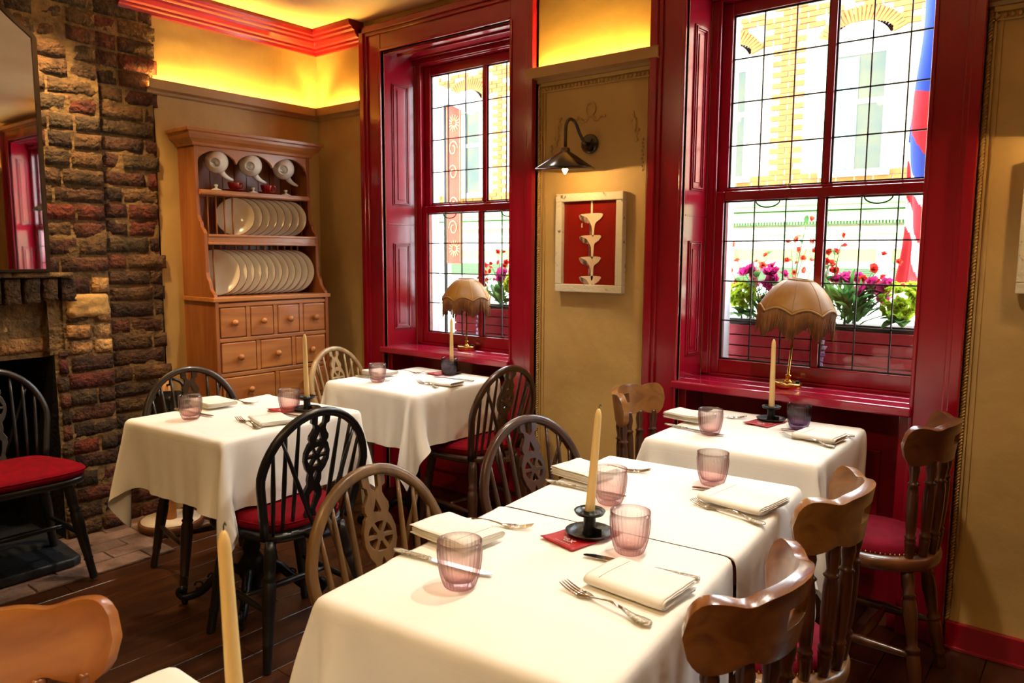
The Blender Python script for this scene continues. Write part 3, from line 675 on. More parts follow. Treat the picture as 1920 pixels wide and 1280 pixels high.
c7 = dup(c_black, (2.66, -1.135, 0), rad(-13), 'dark brown wheelback chair at the middle table, below the red picture', mats={BLACK: DKBR})
c6.scale = (.95, .95, 1)
bc = barback('bar_back_chair', 'oak low-back chair with a hand slot, between pier and window table', OAKC, OAKL)
bc.location = (2.59, -.44, 0); bc.rotation_euler = (0, 0, rad(4)); bc.scale = (.88, .88, 1)
dup(bc, (3.295, -.335, 0), rad(178), 'dark low-back chair with studded crimson seat against the window wall', mats={OAKC: wood('dark_oak_board', '#4a2612', '#7d4b26', 'y', 5, .3, .4)})
dup(bc, (3.25, -1.22, 0), rad(182), 'brown low-back chair with turned spindles at the middle table')
dup(bc, (3.285, -1.77, 0), rad(178), 'nearest brown low-back chair on the window side, curved rail in front', mats={OAKC: wood('honey_oak_board', '#5c3214', '#9a6232', 'y', 5, .25, .5)})
dup(bc, (2.838, -2.632, 0), rad(4), 'orange-brown low-back chair beside the candle at the nearest table corner', mats={OAKC: wood('orange_oak_board', '#8c4f20', '#b87636', 'y', 4, .3, .35), OAKL: wood('orange_oak_turned', '#6a3816', '#9a5c2a', 'z', 4, .3, .35)})

# ================================================================== tables and cloths
def cloth(hx, hy, zt, sx, sy, seed, planes=(), off=(0, 0), tw=0):
    """drape a rectangular cloth over a table top (position based dynamics)"""
    rg = np.random.RandomState(seed); K = 11; NT = 26; nx = ny = NT + 2 * K + 1
    def line(h, t): return np.concatenate([np.linspace(-t / 2, -h, K + 1)[:-1], np.linspace(-h, h, NT + 1), np.linspace(h, t / 2, K + 1)[1:]])
    X, Y = np.meshgrid(line(hx, sx), line(hy, sy), indexing='ij')
    c, s = math.cos(tw), math.sin(tw)
    P = np.stack([c * X - s * Y + off[0], s * X + c * Y + off[1], np.full_like(X, zt + .004)], -1); P[..., 2] += rg.rand(nx, ny) * .001
    pin = np.zeros((nx, ny), bool); pin[K:K + NT + 1, K:K + NT + 1] = True; P[..., 2][pin] = zt
    for ax, lim, sg in planes:      # sides with no room to swing out start folded down
        q = P[..., ax]; over = (q - lim) * sg; mm = (over > 0) & ~pin; P[..., 2][mm] = zt - over[mm]; q[mm] = lim
    Q = P.copy(); Z0 = P[pin].copy()
    FL = P.copy(); FL[..., 2] = 0
    def con(a, b, rest, k):
        d = P[b] - P[a]; l = np.sqrt((d * d).sum(-1, keepdims=True)) + 1e-9; q = d * ((l - rest) / l * .5 * k); P[a] += q; P[b] -= q
    S = slice
    def rl(a, b): d = FL[b] - FL[a]; return np.sqrt((d * d).sum(-1, keepdims=True))
    cons = []
    for o in (0, 1):
        cons.append(((S(o, nx - 1, 2), S(None)), (S(o + 1, nx, 2), S(None)), 0, 1)); cons.append(((S(None), S(o, ny - 1, 2)), (S(None), S(o + 1, ny, 2)), 0, 1))
    for o in (0, 1):
        m1 = S(o, nx - 1, 2); m2 = S(o + 1, nx, 2)
        cons.append(((m1, S(0, ny - 1)), (m2, S(1, ny)), 0, .10)); cons.append(((m1, S(1, ny)), (m2, S(0, ny - 1)), 0, .10))
    bend = []
    for st, kk in ((2, .05), (5, .012)):
        for o in range(2 * st):
            n1 = np.arange(nx - st); n1 = n1[(n1 % (2 * st)) == o]
            if len(n1): bend.append(((n1, S(None)), (n1 + st, S(None)), 0, kk)); 
            n2 = np.arange(ny - st); n2 = n2[(n2 % (2 * st)) == o]
            if len(n2): bend.append(((S(None), n2), (S(None), n2 + st), 0, kk))
    cons = [(a, b, rl(a, b), k) for a, b, _, k in cons]; bend = [(a, b, rl(a, b), k) for a, b, _, k in bend]
    g = -9.8 * (1 / 90) ** 2
    for it in range(380):
        Vv = (P - Q) * .975; Q = P.copy(); P = P + Vv; P[..., 2] += g
        for sub in range(9):
            for a, b, rst, k in cons: con(a, b, rst, k)
            if sub % 3 == 0:
                for a, b, rst, k in bend: con(a, b, rst, k)
            x, y, z = P[..., 0], P[..., 1], P[..., 2]; px = hx - np.abs(x); py = hy - np.abs(y); pz = zt - z
            ins = (px > 0) & (py > 0) & (pz > 0); topm = ins & (pz <= np.maximum(np.minimum(px, py) + .006, .03)); sxm = ins & ~topm & (px <= py); sym = ins & ~topm & ~sxm
            z[topm] = zt; fr = .55; 
            P[..., 0][topm] = P[..., 0][topm] * (1 - fr) + Q[..., 0][topm] * fr; P[..., 1][topm] = P[..., 1][topm] * (1 - fr) + Q[..., 1][topm] * fr
            P[..., 0][sxm] = np.sign(x[sxm]) * hx; P[..., 1][sym] = np.sign(y[sym]) * hy
            for ax, lim, sg in planes:
                q = P[..., ax]; mm = (q - lim) * sg > 0; q[mm] = lim
            P[pin] = Z0
    return P, nx, ny
def tablecloth(t, hx, hy, seed, label, planes=(), S=1.09, off=(0, 0), tw=0, loc=(0, 0, 0), drop=0, rz=0):
    P, nx, ny = cloth(hx + .004, hy + .004, .748, 2 * hx + .49, 2 * hy + .49, seed, planes, off, tw)
    vs = P.reshape(-1, 3).tolist(); fs = [(i * ny + j, (i + 1) * ny + j, (i + 1) * ny + j + 1, i * ny + j + 1) for i in range(nx - 1) for j in range(ny - 1)]
    b = MB(); b.add(vs, fs, None, True); o = b.build('tablecloth', LINEN, sub=1); me = o.data
    uv = me.uv_layers.new(name='UVMap'); li = np.zeros(len(me.loops), dtype=np.int32); me.loops.foreach_get('vertex_index', li)
    u = np.stack([(li // ny) / (nx - 1), (li % ny) / (ny - 1)], -1).astype(np.float32); uv.data.foreach_set('uv', u.ravel())
    o.location = loc; o.rotation_euler = (0, 0, rz); tag(o, label, 'tablecloth', 'white linen tablecloths'); return o
PED = [(.03, 0), (.034, .03), (.05, .06), (.056, .1), (.04, .13), (.03, .15), (.036, .17), (.028, .2), (.026, .5), (.03, .62), (.04, .64), (.028, .66), (.03, .68)]
def table(x, y, hx, hy, label, rz=0):
    t = thing('dining_table', label, 'table', (x, y, 0), rz, 'square pedestal dining tables')
    MB().box(-hx + .012, hx - .012, -hy + .012, hy - .012, .716, .7425).build('tabletop', OAKL, t, bev=.006)
    b = MB(); b.lathe([(r_, z) for r_, z in PED], 24, T(0, 0, .05)); b.box(-.2, .2, -.02, .02, .7, .722); b.box(-.02, .02, -.2, .2, .7, .722); b.build('pedestal', IRON, t)
    for i in range(4):
        a = PI / 4 + i * PI / 2; pts = smooth_path([(.03, 0, .12), (.09, 0, .14), (.15, 0, .09), (.2, 0, .045), (.255, 0, .03), (.275, 0, .05), (.262, 0, .066), (.25, 0, .055)], 5)
        b = MB(); b.tube([Matrix.Rotation(a, 4, 'Z') @ p for p in pts], [.02 - .009 * k / len(pts) for k in range(len(pts))], 8); b.ball(Matrix.Rotation(a, 4, 'Z') @ Vector((.255, 0, .014)), .014, 8)
        for k in range(3): c = Matrix.Rotation(a, 4, 'Z') @ Vector((.1 + .05 * k, 0, .135 - .03 * k)); b.tube([c + Matrix.Rotation(a, 4, 'Z') @ Vector((.016 * cos(q * .7), 0, .016 * sin(q * .7))) for q in range(9)], .004, 5)
        b.build('pedestal_foot', IRON, t)
    return t
# table centres from the photograph: corner table, fireplace table, window table, middle, near, nearest
TB = {'corner': (1.18, -.365, .295, .30), 'fire': (1.265, -1.335, .287, .312), 'window': (2.90, -.385, .280, .30), 'mid': (2.958, -1.223, .284, .285), 'near': (3.005, -1.812, .284, .296), 'front': (3.06, -2.715, .297, .31)}
LT = {'corner': 'square table under a cloth in the corner by the first window', 'fire': 'square table under a cloth nearest the fireplace and dresser', 'window': 'square table under a cloth against the second window sill', 'mid': 'far half of the pair of tables pushed together in the middle', 'near': 'near half of the pair of tables pushed together', 'front': 'nearest table, only its far corner in view'}
LC = {'corner': 'white linen cloth on the corner table below the first window', 'fire': 'white linen cloth with hanging corner on the table by the fireplace', 'window': 'white linen cloth on the table below the second window', 'mid': 'white linen cloth on the far half of the paired tables', 'near': 'large white linen cloth on the near half of the paired tables', 'front': 'white linen cloth corner at the bottom of the view'}
for i, (k, (x, y, hx, hy)) in enumerate(TB.items()):
    table(x, y, hx, hy, LT[k], rad({'mid': 4.8, 'near': 4.8, 'fire': 3, 'window': 1.5, 'corner': 1}.get(k, 0)))
    pl = {'corner': [(1, hy + .014, 1)], 'window': [(1, hy + .014, 1)], 'mid': [(1, -hy - .0045, -1)], 'near': [(1, hy + .0045, 1)]}.get(k, [])
    tablecloth(None, hx, hy, 20 + i, LC[k], pl, off=({'fire': (.015, -.01)}.get(k, (0, 0))), tw=rad({'fire': 1.5, 'corner': -2, 'near': .6}.get(k, 0)), loc=(x, y, 0), rz=rad({'mid': 4.8, 'near': 4.8, 'fire': 3, 'window': 1.5, 'corner': 1}.get(k, 0)))

ZT_ = .7505
# ================================================================== table settings
def tumbler(name, label, m_):
    N = 224
    def mod(a, k): return 1 + ((.026, .026, .026, .026, .026, .026, .026, .02, 0, 0)[k] * (abs(cos(14 * a)) ** .75 - .5) * 1.9 if k <= 8 else 0)
    outer = [(.0255, 0), (.029, .003), (.033, .013), (.037, .027), (.0395, .042), (.041, .056), (.0415, .068), (.0415, .073), (.0415, .077), (.0415, .0885)]
    inner = [(.0398, .0885), (.0396, .078), (.0385, .066), (.0375, .05), (.0345, .03), (.029, .016), (.02, .012), (.0, .0115)]
    b = MB(); b.lathe([(.0, .0005), (.02, .0008)] + outer + inner, N, None, lambda a, k: mod(a, k - 2) if k >= 2 else 1)
    o = b.build(name, m_); tag(o, label, 'glass', 'ribbed water glasses')
    return o
GP = tumbler('tumbler', 'rose ribbed glass at the near left of the long table', GLASSP); GP.location = (2.925, -1.942, ZT_)
def put(src, loc, rz, label, mats=None, rot=None): return dup(src, (loc[0], loc[1], loc[2] if len(loc) > 2 else ZT_), rz, label, rot, mats)
for x, y, l, v in [(3.089, -1.603, 'rose ribbed glass just right of the tall candle, near table', 0), (3.029, -1.056, 'rose ribbed glass alone at the far side of the middle table', 0), (2.896, -1.362, 'rose ribbed glass just behind the tall candle', 0),
                   (1.198, -1.522, 'rose ribbed glass at the near left of the fireplace table', 0), (1.372, -1.216, 'rose ribbed glass beside the candle on the fireplace table', 0),
                   (2.787, -.522, 'pale rose ribbed glass at the left of the window table', 0), (2.994, -.237, 'violet ribbed glass right of the candle on the window table', 1),
                   (1.112, -.538, 'pale rose ribbed glass at the left of the corner table', 0), (1.232, -.165, 'violet ribbed glass beside the candle on the corner table', 1)]:
    put(GP, (x, y), 0, l, {GLASSP: GLASSV} if v else None)
def fork():
    """20.5 cm fork, handle end at x=0, tines towards +x, curved in z"""
    t = thing('fork', '', 'fork', group='silver dinner forks')
    def zc(x): return .0035 + (.008 * sin(min(1, max(0, (x - .04) / .09)) * PI) if x < .13 else 0) + (-.004 * sin((x - .13) / .075 * PI * .55) + .010 * max(0, (x - .165) / .04) ** 1.5 if x >= .13 else 0)
    prof = [(0, .002), (.003, .0075), (.010, .0115), (.022, .0122), (.034, .0095), (.045, .0065), (.06, .0042), (.09, .0032), (.12, .0032), (.132, .0045), (.14, .0085), (.147, .0118), (.156, .0128), (.162, .0128)]
    def surf(pr, th, z0=0):
        b = MB(); 
        for x, w in pr: z = zc(x) + z0; b.v += [(x, -w, z - th * .3), (x, 0, z - th * .5), (x, w, z - th * .3), (x, w, z + th * .3), (x, 0, z + th * .8), (x, -w, z + th * .3)]
        for i in range(len(pr) - 1):
            for k in range(6): b.f.append((i * 6 + k, i * 6 + (k + 1) % 6, (i + 1) * 6 + (k + 1) % 6, (i + 1) * 6 + k)); b.sm.append(True); b.mi.append(0)
        b.f += [(5, 4, 3, 2, 1, 0), tuple((len(pr) - 1) * 6 + k for k in range(6))]; b.sm += [False] * 2; b.mi += [0] * 2; return b
    h = surf([p for p in prof if p[0] <= .06], .0026); h.build('handle', STEELP, t)
    b = surf([p for p in prof if p[0] >= .06], .0022)
    for i in range(4):
        y = -.0108 + i * .0072; pts = [(x, y * (1 - .08 * (x - .16) / .045), zc(x)) for x in (.158, .168, .178, .188, .198, .206)]; b.tube(pts, [.0021, .002, .0019, .0018, .0016, .0008], 6)
    b.build('tines', STEEL, t); return t
def knife():
    t = thing('table_knife', '', 'knife', group='silver table knives')
    b = MB(); pr = [(0, .003), (.003, .0075), (.01, .0098), (.03, .0095), (.06, .008), (.085, .0075), (.092, .006)]
    for x, w in pr: b.v += [(x, -w, .003), (x, -w * .6, .0005), (x, w * .6, .0005), (x, w, .003), (x, w * .6, .0062), (x, -w * .6, .0062)]
    for i in range(len(pr) - 1):
        for k in range(6): b.f.append((i * 6 + k, i * 6 + (k + 1) % 6, (i + 1) * 6 + (k + 1) % 6, (i + 1) * 6 + k)); b.sm.append(True); b.mi.append(0)
    b.f += [(5, 4, 3, 2, 1, 0), tuple(36 + k for k in range(6))]; b.sm += [False] * 2; b.mi += [0] * 2
    b.build('handle', STEELP, t)
    out = [(.09, -.006), (.1, -.0085), (.14, -.0105), (.19, -.0105), (.22, -.009), (.236, -.003), (.24, .003), (.236, .0075), (.2, .008), (.12, .0075), (.09, .006)]
    MB().prism(out, .0018, .0034).build('blade', STEEL, t, bev=.0006); return t
FK, KN = fork(), knife(); first = {'f': FK, 'k': KN}
def lay(kind, p0, p1, label, z=0, tilt=0):
    """place with handle end at p0, working end towards p1"""
    a = math.atan2(p1[1] - p0[1], p1[0] - p0[0]); src = first[kind]; o = src if not src['label'] else dup(src, (0, 0, 0), 0)
    o.location = (p0[0], p0[1], ZT_ + z + .0005); o.rotation_euler = (0, tilt, a); o['label'] = label; return o
lay('f', (3.275, -1.858), (3.07, -1.82), 'silver fork in front of the nearest napkin, tines to the left')
lay('k', (3.262, -1.642), (3.03, -1.676), 'silver knife behind the nearest napkin, handle to the right')
lay('f', (2.665, -1.70), (2.85, -1.628), 'silver fork behind the left napkin of the near table')
lay('k', (2.708, -1.905), (2.94, -1.874), 'silver knife under the near left napkin, by the front glass')
lay('f', (3.252, -1.275), (3.03, -1.222), 'silver fork before the middle table right napkin')
lay('k', (3.236, -1.075), (3.003, -1.118), 'silver knife behind the middle table right napkin')
lay('k', (2.668, -1.318), (2.90, -1.302), 'silver knife before the napkin behind the tall candle')
lay('f', (2.66, -1.14), (2.845, -1.065), 'silver fork behind the glass that stands behind the tall candle')
lay('k', (2.60, -.49), (2.84, -.52), 'silver knife at the left napkin of the window table')
lay('f', (2.60, -.28), (2.79, -.20), 'silver fork behind the left glass of the window table')
lay('f', (3.175, -.445), (2.965, -.37), 'silver fork at the right napkin of the window table')
lay('k', (3.185, -.25), (2.955, -.295), 'silver knife beyond the right napkin of the window table')
lay('k', (.99, -1.475), (1.23, -1.452), 'silver knife at the left napkin of the fireplace table')
lay('f', (.95, -1.265), (1.15, -1.215), 'silver fork behind the left napkin of the fireplace table')
lay('f', (1.535, -1.455), (1.335, -1.415), 'silver fork with its tines left of the fireplace table right napkin')
lay('k', (1.55, -1.24), (1.32, -1.27), 'silver knife behind the fireplace table right napkin')
lay('k', (.90, -.495), (1.14, -.485), 'silver knife at the left napkin of the corner table')
lay('f', (.90, -.27), (1.09, -.215), 'silver fork behind the left napkin of the corner table')
lay('f', (1.45, -.475), (1.25, -.41), 'silver fork with bluish tines on the corner table')
lay('k', (1.46, -.235), (1.23, -.27), 'silver knife behind the right napkin of the corner table')

def napkin(cx, cy, a, L, Wd, label, seed, layers=4, z=.0):
    """folded linen napkin: sheets folded one inside the other, rounded fold in front"""
    t = thing('napkin', label, 'napkin', (cx, cy, ZT_), a, 'folded linen napkins'); r = random.Random(seed); H = .0042 * layers; b = MB(); o1 = Vector((r.random() * 9, r.random() * 9, 0)); K = max(2, (layers + 1) // 2 + 1)
    def wob(x, y, f): n_ = noise.noise(Vector((x * 16, y * 16, 0)) + o1); return n_ * .0022 * f + .006 * f * max(0, (x / L - .22)) * (1 + n_)
    for k in range(K):
        hk = H / 2 * (1 - k / (K - .4)) if k < K else .0005; hk = max(hk, .0008); fy = -Wd / 2 + k * .0026 + r.uniform(0, .001); by = Wd / 2 - r.uniform(0, .006); ex = r.uniform(-.004, .005)
        path = [(by, -hk)] + [(by + (fy + hk - by) * q / 8, -hk) for q in range(1, 9)] + [(fy + hk - hk * 1.3 * sin(PI * q / 6), -hk * cos(PI * q / 6)) for q in range(1, 6)] + [(fy + hk + (by - fy - hk) * q / 8, hk) for q in range(0, 9)]
        nv = len(path) - 1; nu = 20
        def fn(u, v):
            y, zz = path[round(v * nv)]; x = (u - .5) * L + (ex + .002 * noise.noise(Vector((y * 50, zz * 300, k)))) * (u > .9); f = (zz + H / 2) / H
            return (x + .0015 * noise.noise(Vector((y * 30, 2, k))), y + .0015 * noise.noise(Vector((x * 30, 3, 0)) + o1), z + .0012 + H / 2 + zz * (1 - .12 * (abs(2 * u - 1) ** 6)) + wob(x, y, f))
        b.grid(nu, nv, fn)
    b.build('folded_cloth', NAPK, t, solid=.0014)
    h = MB(); x = -L / 2 + .03
    for i in range(30): y = -Wd / 2 + .004 + (Wd - .012) * (i + .5) / 30; zz = z + .0012 + H + wob(x, y, 1) + .0004; h.box(x - .0004, x + .0004, y - .0011, y + .0011, zz, zz + .0009)
    h.build('hemstitch', THREAD, t); return t
napkin(3.188, -1.742, rad(-4), .165, .115, 'thick folded linen napkin with a hemstitch line, nearest right place', 1, 5)
napkin(2.765, -1.775, rad(176), .165, .12, 'folded white napkin behind the front left glass', 2, 4, z=.008)
napkin(3.155, -1.165, rad(-8), .165, .14, 'rumpled linen napkin at the right of the middle table', 3, 4, z=.006)
napkin(2.725, -1.215, rad(172), .14, .125, 'folded white napkin left of the tall candle', 4, 5, z=.006)
napkin(2.635, -.36, rad(172), .15, .12, 'folded white napkin at the left of the window table', 5, 5, z=.006)
napkin(3.10, -.35, rad(-6), .14, .12, 'folded linen napkin at the right of the window table', 6, 4, z=.002)
napkin(1.04, -1.34, rad(176), .16, .12, 'folded white napkin behind the fireplace table left glass', 7, 4, z=.006)
napkin(1.465, -1.36, rad(-18), .16, .12, 'creased grey-white napkin half hidden by the black chair back', 8, 3, z=.001)
napkin(.97, -.40, rad(176), .15, .12, 'folded white napkin at the left of the corner table', 9, 4, z=.006)
napkin(1.40, -.375, rad(4), .15, .11, 'folded cream napkin at the right of the corner table', 10, 3, z=.002)

def candle_set(x, y, label_c, label_h, H=.225, tilt=(0, 0), z=ZT_):
    h = thing('candle_holder', label_h, 'candle holder', (x, y, z), 0, 'black chamber candlesticks')
    MB().lathe([(.0, .001), (.030, .001), (.044, .003), (.052, .011), (.053, .012), (.0515, .0125), (.043, .0055), (.030, .003), (.0, .003)], 40).build('dish', PEWT, h)
    MB().lathe([(.0, .003), (.016, .003), (.0155, .006), (.0135, .01), (.0135, .04), (.015, .046), (.0, .046)], 24).box(.013, .03, -.0015, .0015, .003, .02).build('stem', IRON, h)
    MB().lathe([(.0, .044), (.018, .044), (.031, .049), (.0345, .056), (.0335, .057), (.029, .052), (.018, .0485), (.0125, .049), (.012, .056), (.0108, .056), (.0108, .049), (.0, .049)], 36).build('drip_pan', PEWT, h)
    c = thing('taper_candle', label_c, 'candle', (x, y, z + .0497), 0, 'cream taper candles', rot=(tilt[0], tilt[1], 0))
    MB().lathe([(.0, 0), (.0102, .0), (.0105, .01), (.0075, H - .02), (.0068, H - .012), (.0045, H - .004), (.002, H), (.0, H)], 20).build('wax', WAX, c)
    MB().tube([(0, 0, H - .002), (.0005, .0005, H + .006), (.003, .001, H + .010), (.005, .001, H + .006)], .0009, 5).build('wick', WICK, c)
    return h
candle_set(2.973, -1.575, 'tall cream candle in the middle of the picture, on the long table', 'black candle holder standing on the red card with white letters', .232, tilt=(rad(-2.5), rad(3)))
candle_set(2.875, -.18, 'cream candle standing before the second window lamp', 'black candle holder on the window table beside the violet glass', .255, tilt=(rad(0), rad(-.5)))
candle_set(1.20, -.115, 'slim cream candle standing before the first window lamp', 'black candle holder on the corner table behind a violet glass', .235)
candle_set(1.40, -1.155, 'cream candle in front of the pine dresser drawers', 'black candle holder behind the glass on the fireplace table', .25, tilt=(0, rad(-1)))
candle_set(3.060, -2.477, 'blurred yellow candle rising from the bottom edge', 'black candle holder on the nearest table, below the view', .24, tilt=(rad(-1.0), rad(-5)))

def card(x, y, a, label, w=.098, l=.155, text=True):
    t = thing('menu_card', label, 'card', (x, y, ZT_), a, 'red cards under the candle holders')
    b = MB(); b.grid(6, 10, lambda u, v: ((u - .5) * w, (v - .5) * l, .0012 + .0035 * max(0, .25 - v) * (1 - u) * 4)); b.build('printed_card', CARD, t, solid=.0008)
    if text:
        p = MB(); vs, fs = text_mesh('°BX', .022, .0001); p.add(vs, fs, T(.004, -l / 2 + .032, .0036, ry=rad(1)))
        for i in range(5):
            for k in range(12): 
                if (i * 7 + k) % 5: p.box(-.034 + k * .0058, -.034 + k * .0058 + .0042, -l / 2 + .058 + i * .0042, -l / 2 + .0592 + i * .0042, .0019, .0021)
        for k in range(9): p.box(-.018 + k * .005, -.0145 + k * .005, -l / 2 + .0155, -l / 2 + .0166, .0032, .0034)
        p.build('lettering', WHT, t)
    return t
card(2.962, -1.59, rad(-11), 'red card with white letters under the tall candle holder')
card(2.868, -.215, rad(-8), 'red card under the candle holder on the window table')
card(1.16, -.14, rad(-8), 'red card under the candle holder on the corner table')
card(1.335, -1.185, rad(-12), 'red card beside a glass on the fireplace table')

# ================================================================== pine dresser
def dresser():
    t = thing('pine_dresser', 'tall pine dresser with plate racks and knobbed drawers against the plaster wall', 'dresser', (0.004, -.545, 0), rad(-1.0))
    hw = .345
    # side panels with ogee steps
    def side(sy):
        f = [(.0, 0), (.315, 0), (.315, 1.125), (.305, 1.15), (.285, 1.165), (.272, 1.18), (.262, 1.215), (.245, 1.235), (.238, 1.26), (.236, 1.40), (.236, 1.46), (.225, 1.475), (.205, 1.49), (.2, 1.515), (.186, 1.525), (.175, 1.55), (.17, 1.62), (.168, 1.925), (0, 1.925)]
        b = MB(); Mx = Matrix(((1, 0, 0, 0), (0, 0, 1, 0), (0, 1, 0, 0), (0, 0, 0, 1))); y0, y1 = (-hw, -hw + .02) if sy < 0 else (hw - .02, hw)
        b.prism(f, y0, y1, Mx); b.build('side_panel', PINE, t, bev=.003)
    side(-1); side(1)
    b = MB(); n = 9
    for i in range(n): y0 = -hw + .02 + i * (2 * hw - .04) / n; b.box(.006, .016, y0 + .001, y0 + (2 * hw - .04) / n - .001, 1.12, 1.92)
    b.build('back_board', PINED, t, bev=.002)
    for z, d, h in ((1.113, .322, .022), (1.405, .236, .045), (1.655, .185, .026)):
        b = MB(); e = .012 if z < 1.2 else -.02; b.box(.012, d, -hw - e + (0 if z < 1.2 else 0), hw + e, z - (0 if z < 1.2 else 0), z + h)
        if z > 1.2 and z < 1.5: b.box(d - .004, d + .008, -hw + .02, hw - .02, z - .004, z + .008); b.box(d - .004, d + .008, -hw + .02, hw - .02, z + h - .008, z + h + .004)
        if z > 1.5: b.box(d - .004, d + .006, -hw + .02, hw - .02, z + .004, z + .018)
        b.build('shelf', PINEY, t, bev=.003)
    # cornice
    b = MB(); pr = [(.165, 1.895), (.178, 1.9), (.182, 1.912), (.19, 1.918), (.205, 1.93), (.214, 1.945), (.216, 1.958), (.228, 1.962), (.228, 1.975)]
    o_ = [(.0, 1.895)]
    for (x0, z0), (x1, z1) in zip(pr[:-1], pr[1:]):
        e0, e1 = x0 - .168, x1 - .168
        b.add([(0, -hw - e0, z0), (x0, -hw - e0, z0), (x0, hw + e0, z0), (0, hw + e0, z0), (0, -hw - e1, z1), (x1, -hw - e1, z1), (x1, hw + e1, z1), (0, hw + e1, z1)], [(0, 1, 5, 4), (1, 2, 6, 5), (2, 3, 7, 6), (3, 0, 4, 7)])
    b.box(0, .228, -hw - .06, hw + .06, 1.9745, 1.976); b.box(0, .165, -hw, hw, 1.89, 1.896); b.build('cornice', PINEY, t)
    # scalloped valance
    pts = [(-hw + .02, 1.91), (hw - .02, 1.91), (hw - .02, 1.80)]
    N = 60
    for i in range(N + 1):
        u = i / N; s = (u * 3) % 1 if u < 1 else 1; y = hw - .02 - u * (2 * hw - .04); z = 1.822 + .060 * (sin(PI * s) ** .6 if 0 < s < 1 else 0); pts.append((y, z))
    vs, fs = plate(pts, [], .016, .001); Mx = Matrix(((0, 0, 1, .155), (1, 0, 0, 0), (0, 1, 0, 0), (0, 0, 0, 1))); MB().add(vs, fs, Mx).build('valance', PINEY, t)
    # plate rack dowels
    for z0, z1, x, yb, dy in ((1.43, 1.655, .128, -.643 + .545 - .022, .0475), (1.135, 1.405, .160, -.783 + .545 - .020, .0427)):
        for i in range(-5, 13):
            y = yb + i * dy
            if abs(y) > hw - .03: continue
            MB().tube([(x, y, z0), (x, y, z1)], .0048, 8).build('rack_bar', PINEY, t)
    b = MB(); b.box(.016, .03, -hw + .02, hw - .02, 1.135, 1.15); b.build('plate_rail', PINEY, t)
    # carcass and drawers
    b = MB(); b.box(.012, .30, -hw + .02, hw - .02, .08, 1.11); b.box(.0, .31, -hw, hw, 0, .09); zs = [(1.085, .925), (.905, .745), (.725, .575), (.555, .395), (.375, .20)]
    for z1, z0 in zs: b.box(.295, .312, -hw + .02, hw - .02, z1, z1 + .02)
    b.box(.295, .312, -hw + .02, hw - .02, .1, .2); b.build('carcass', PINEY, t, bev=.003)
    for (z1, z0), n in zip(zs, (4, 3, 2, 2, 2)):
        wt = 2 * hw - .04
        for i in range(n + 1): 
            y = -hw + .02 + i * wt / n
            if 0 < i < n: MB().box(.295, .312, y - .011, y + .011, z0, z1).build('drawer_divider', PINEY, t)
        for i in range(n):
            y0 = -hw + .02 + i * wt / n + (.014 if i else .006); y1 = -hw + .02 + (i + 1) * wt / n - (.014 if i < n - 1 else .006)
            d = MB().box(.295, .314, y0, y1, z0 + .004, z1 - .004).build('drawer', PINEY if (i + n) % 3 else wood('pine_drawer_%d%d' % (n, i), '#9a5828', '#bd7a3c', 'y', 4, .42, .2), t, bev=.006, seg=3)
            Mk = Matrix.Translation((.314, (y0 + y1) / 2, (z0 + z1) / 2)) @ Matrix.Rotation(PI / 2, 4, 'Y')
            MB().lathe([(.007, 0), (.007, .008), (.012, .012), (.0165, .018), (.0165, .024), (.011, .030), (.0, .032)], 18, Mk).build('knob', PINEY, d)
    for sy in (-1, 1):
        b = MB(); b.box(.0, .004, sy * (hw + .001) - .012, sy * (hw + .001) + .002, 1.92, 2.0); b.build('wall_bracket', STEEL, t)
    return t
DR = dresser()
def plateobj(rd, label, grp):
    t = thing('dinner_plate', label, 'plate', group=grp)
    MB().lathe([(0, .0), (rd * .55, .0), (rd * .62, .003), (rd * .7, .010), (rd * .97, .017), (rd, .019), (rd * .995, .0205), (rd * .96, .0195), (rd * .7, .0135), (rd * .6, .006), (0, .004)], 48).build('plate_body', CHINA, t)
    MB().tube([(rd * 1.0 * cos(a), rd * 1.0 * sin(a), .0196) for a in [2 * PI * i / 48 for i in range(48)]], .0016, 6, closed=True).build('rim', PLRIM, t)
    return t
def rack(rd, zb, n, y0, dy, x, grp, lab):
    p0 = plateobj(rd, lab[0], grp); ang = rad(-40)
    for i in range(n):
        o = p0 if i == 0 else dup(p0, (0, 0, 0))
        W_ = 'first second third fourth fifth sixth seventh eighth ninth tenth eleventh twelfth'.split(); o['label'] = lab[0] if i == 0 else lab[1] % W_[i] if i < n - 1 else lab[2]
        o.location = (x, y0 + i * dy, zb + rd); o.rotation_euler = (0, PI / 2, ang)   # plate axis points to the room, turned to the window side
        o.rotation_mode = 'XYZ'; o.rotation_euler = (Matrix.Rotation(ang, 4, 'Z') @ Matrix.Rotation(rad(86), 4, 'Y')).to_euler()
rack(.100, 1.452, 8, -.643, .0475, .118, 'plates in the upper rack', ['leftmost plate of the upper rack, seen whole behind the bars', '%s cream plate from the left in the upper dresser rack', 'rightmost cream plate in the upper dresser rack'])
rack(.120, 1.137, 12, -.783, .0427, .148, 'plates in the lower rack', ['leftmost large plate of the lower rack, seen whole behind the bars', '%s large cream plate from the left in the lower dresser rack', 'rightmost large cream plate in the lower dresser rack'])
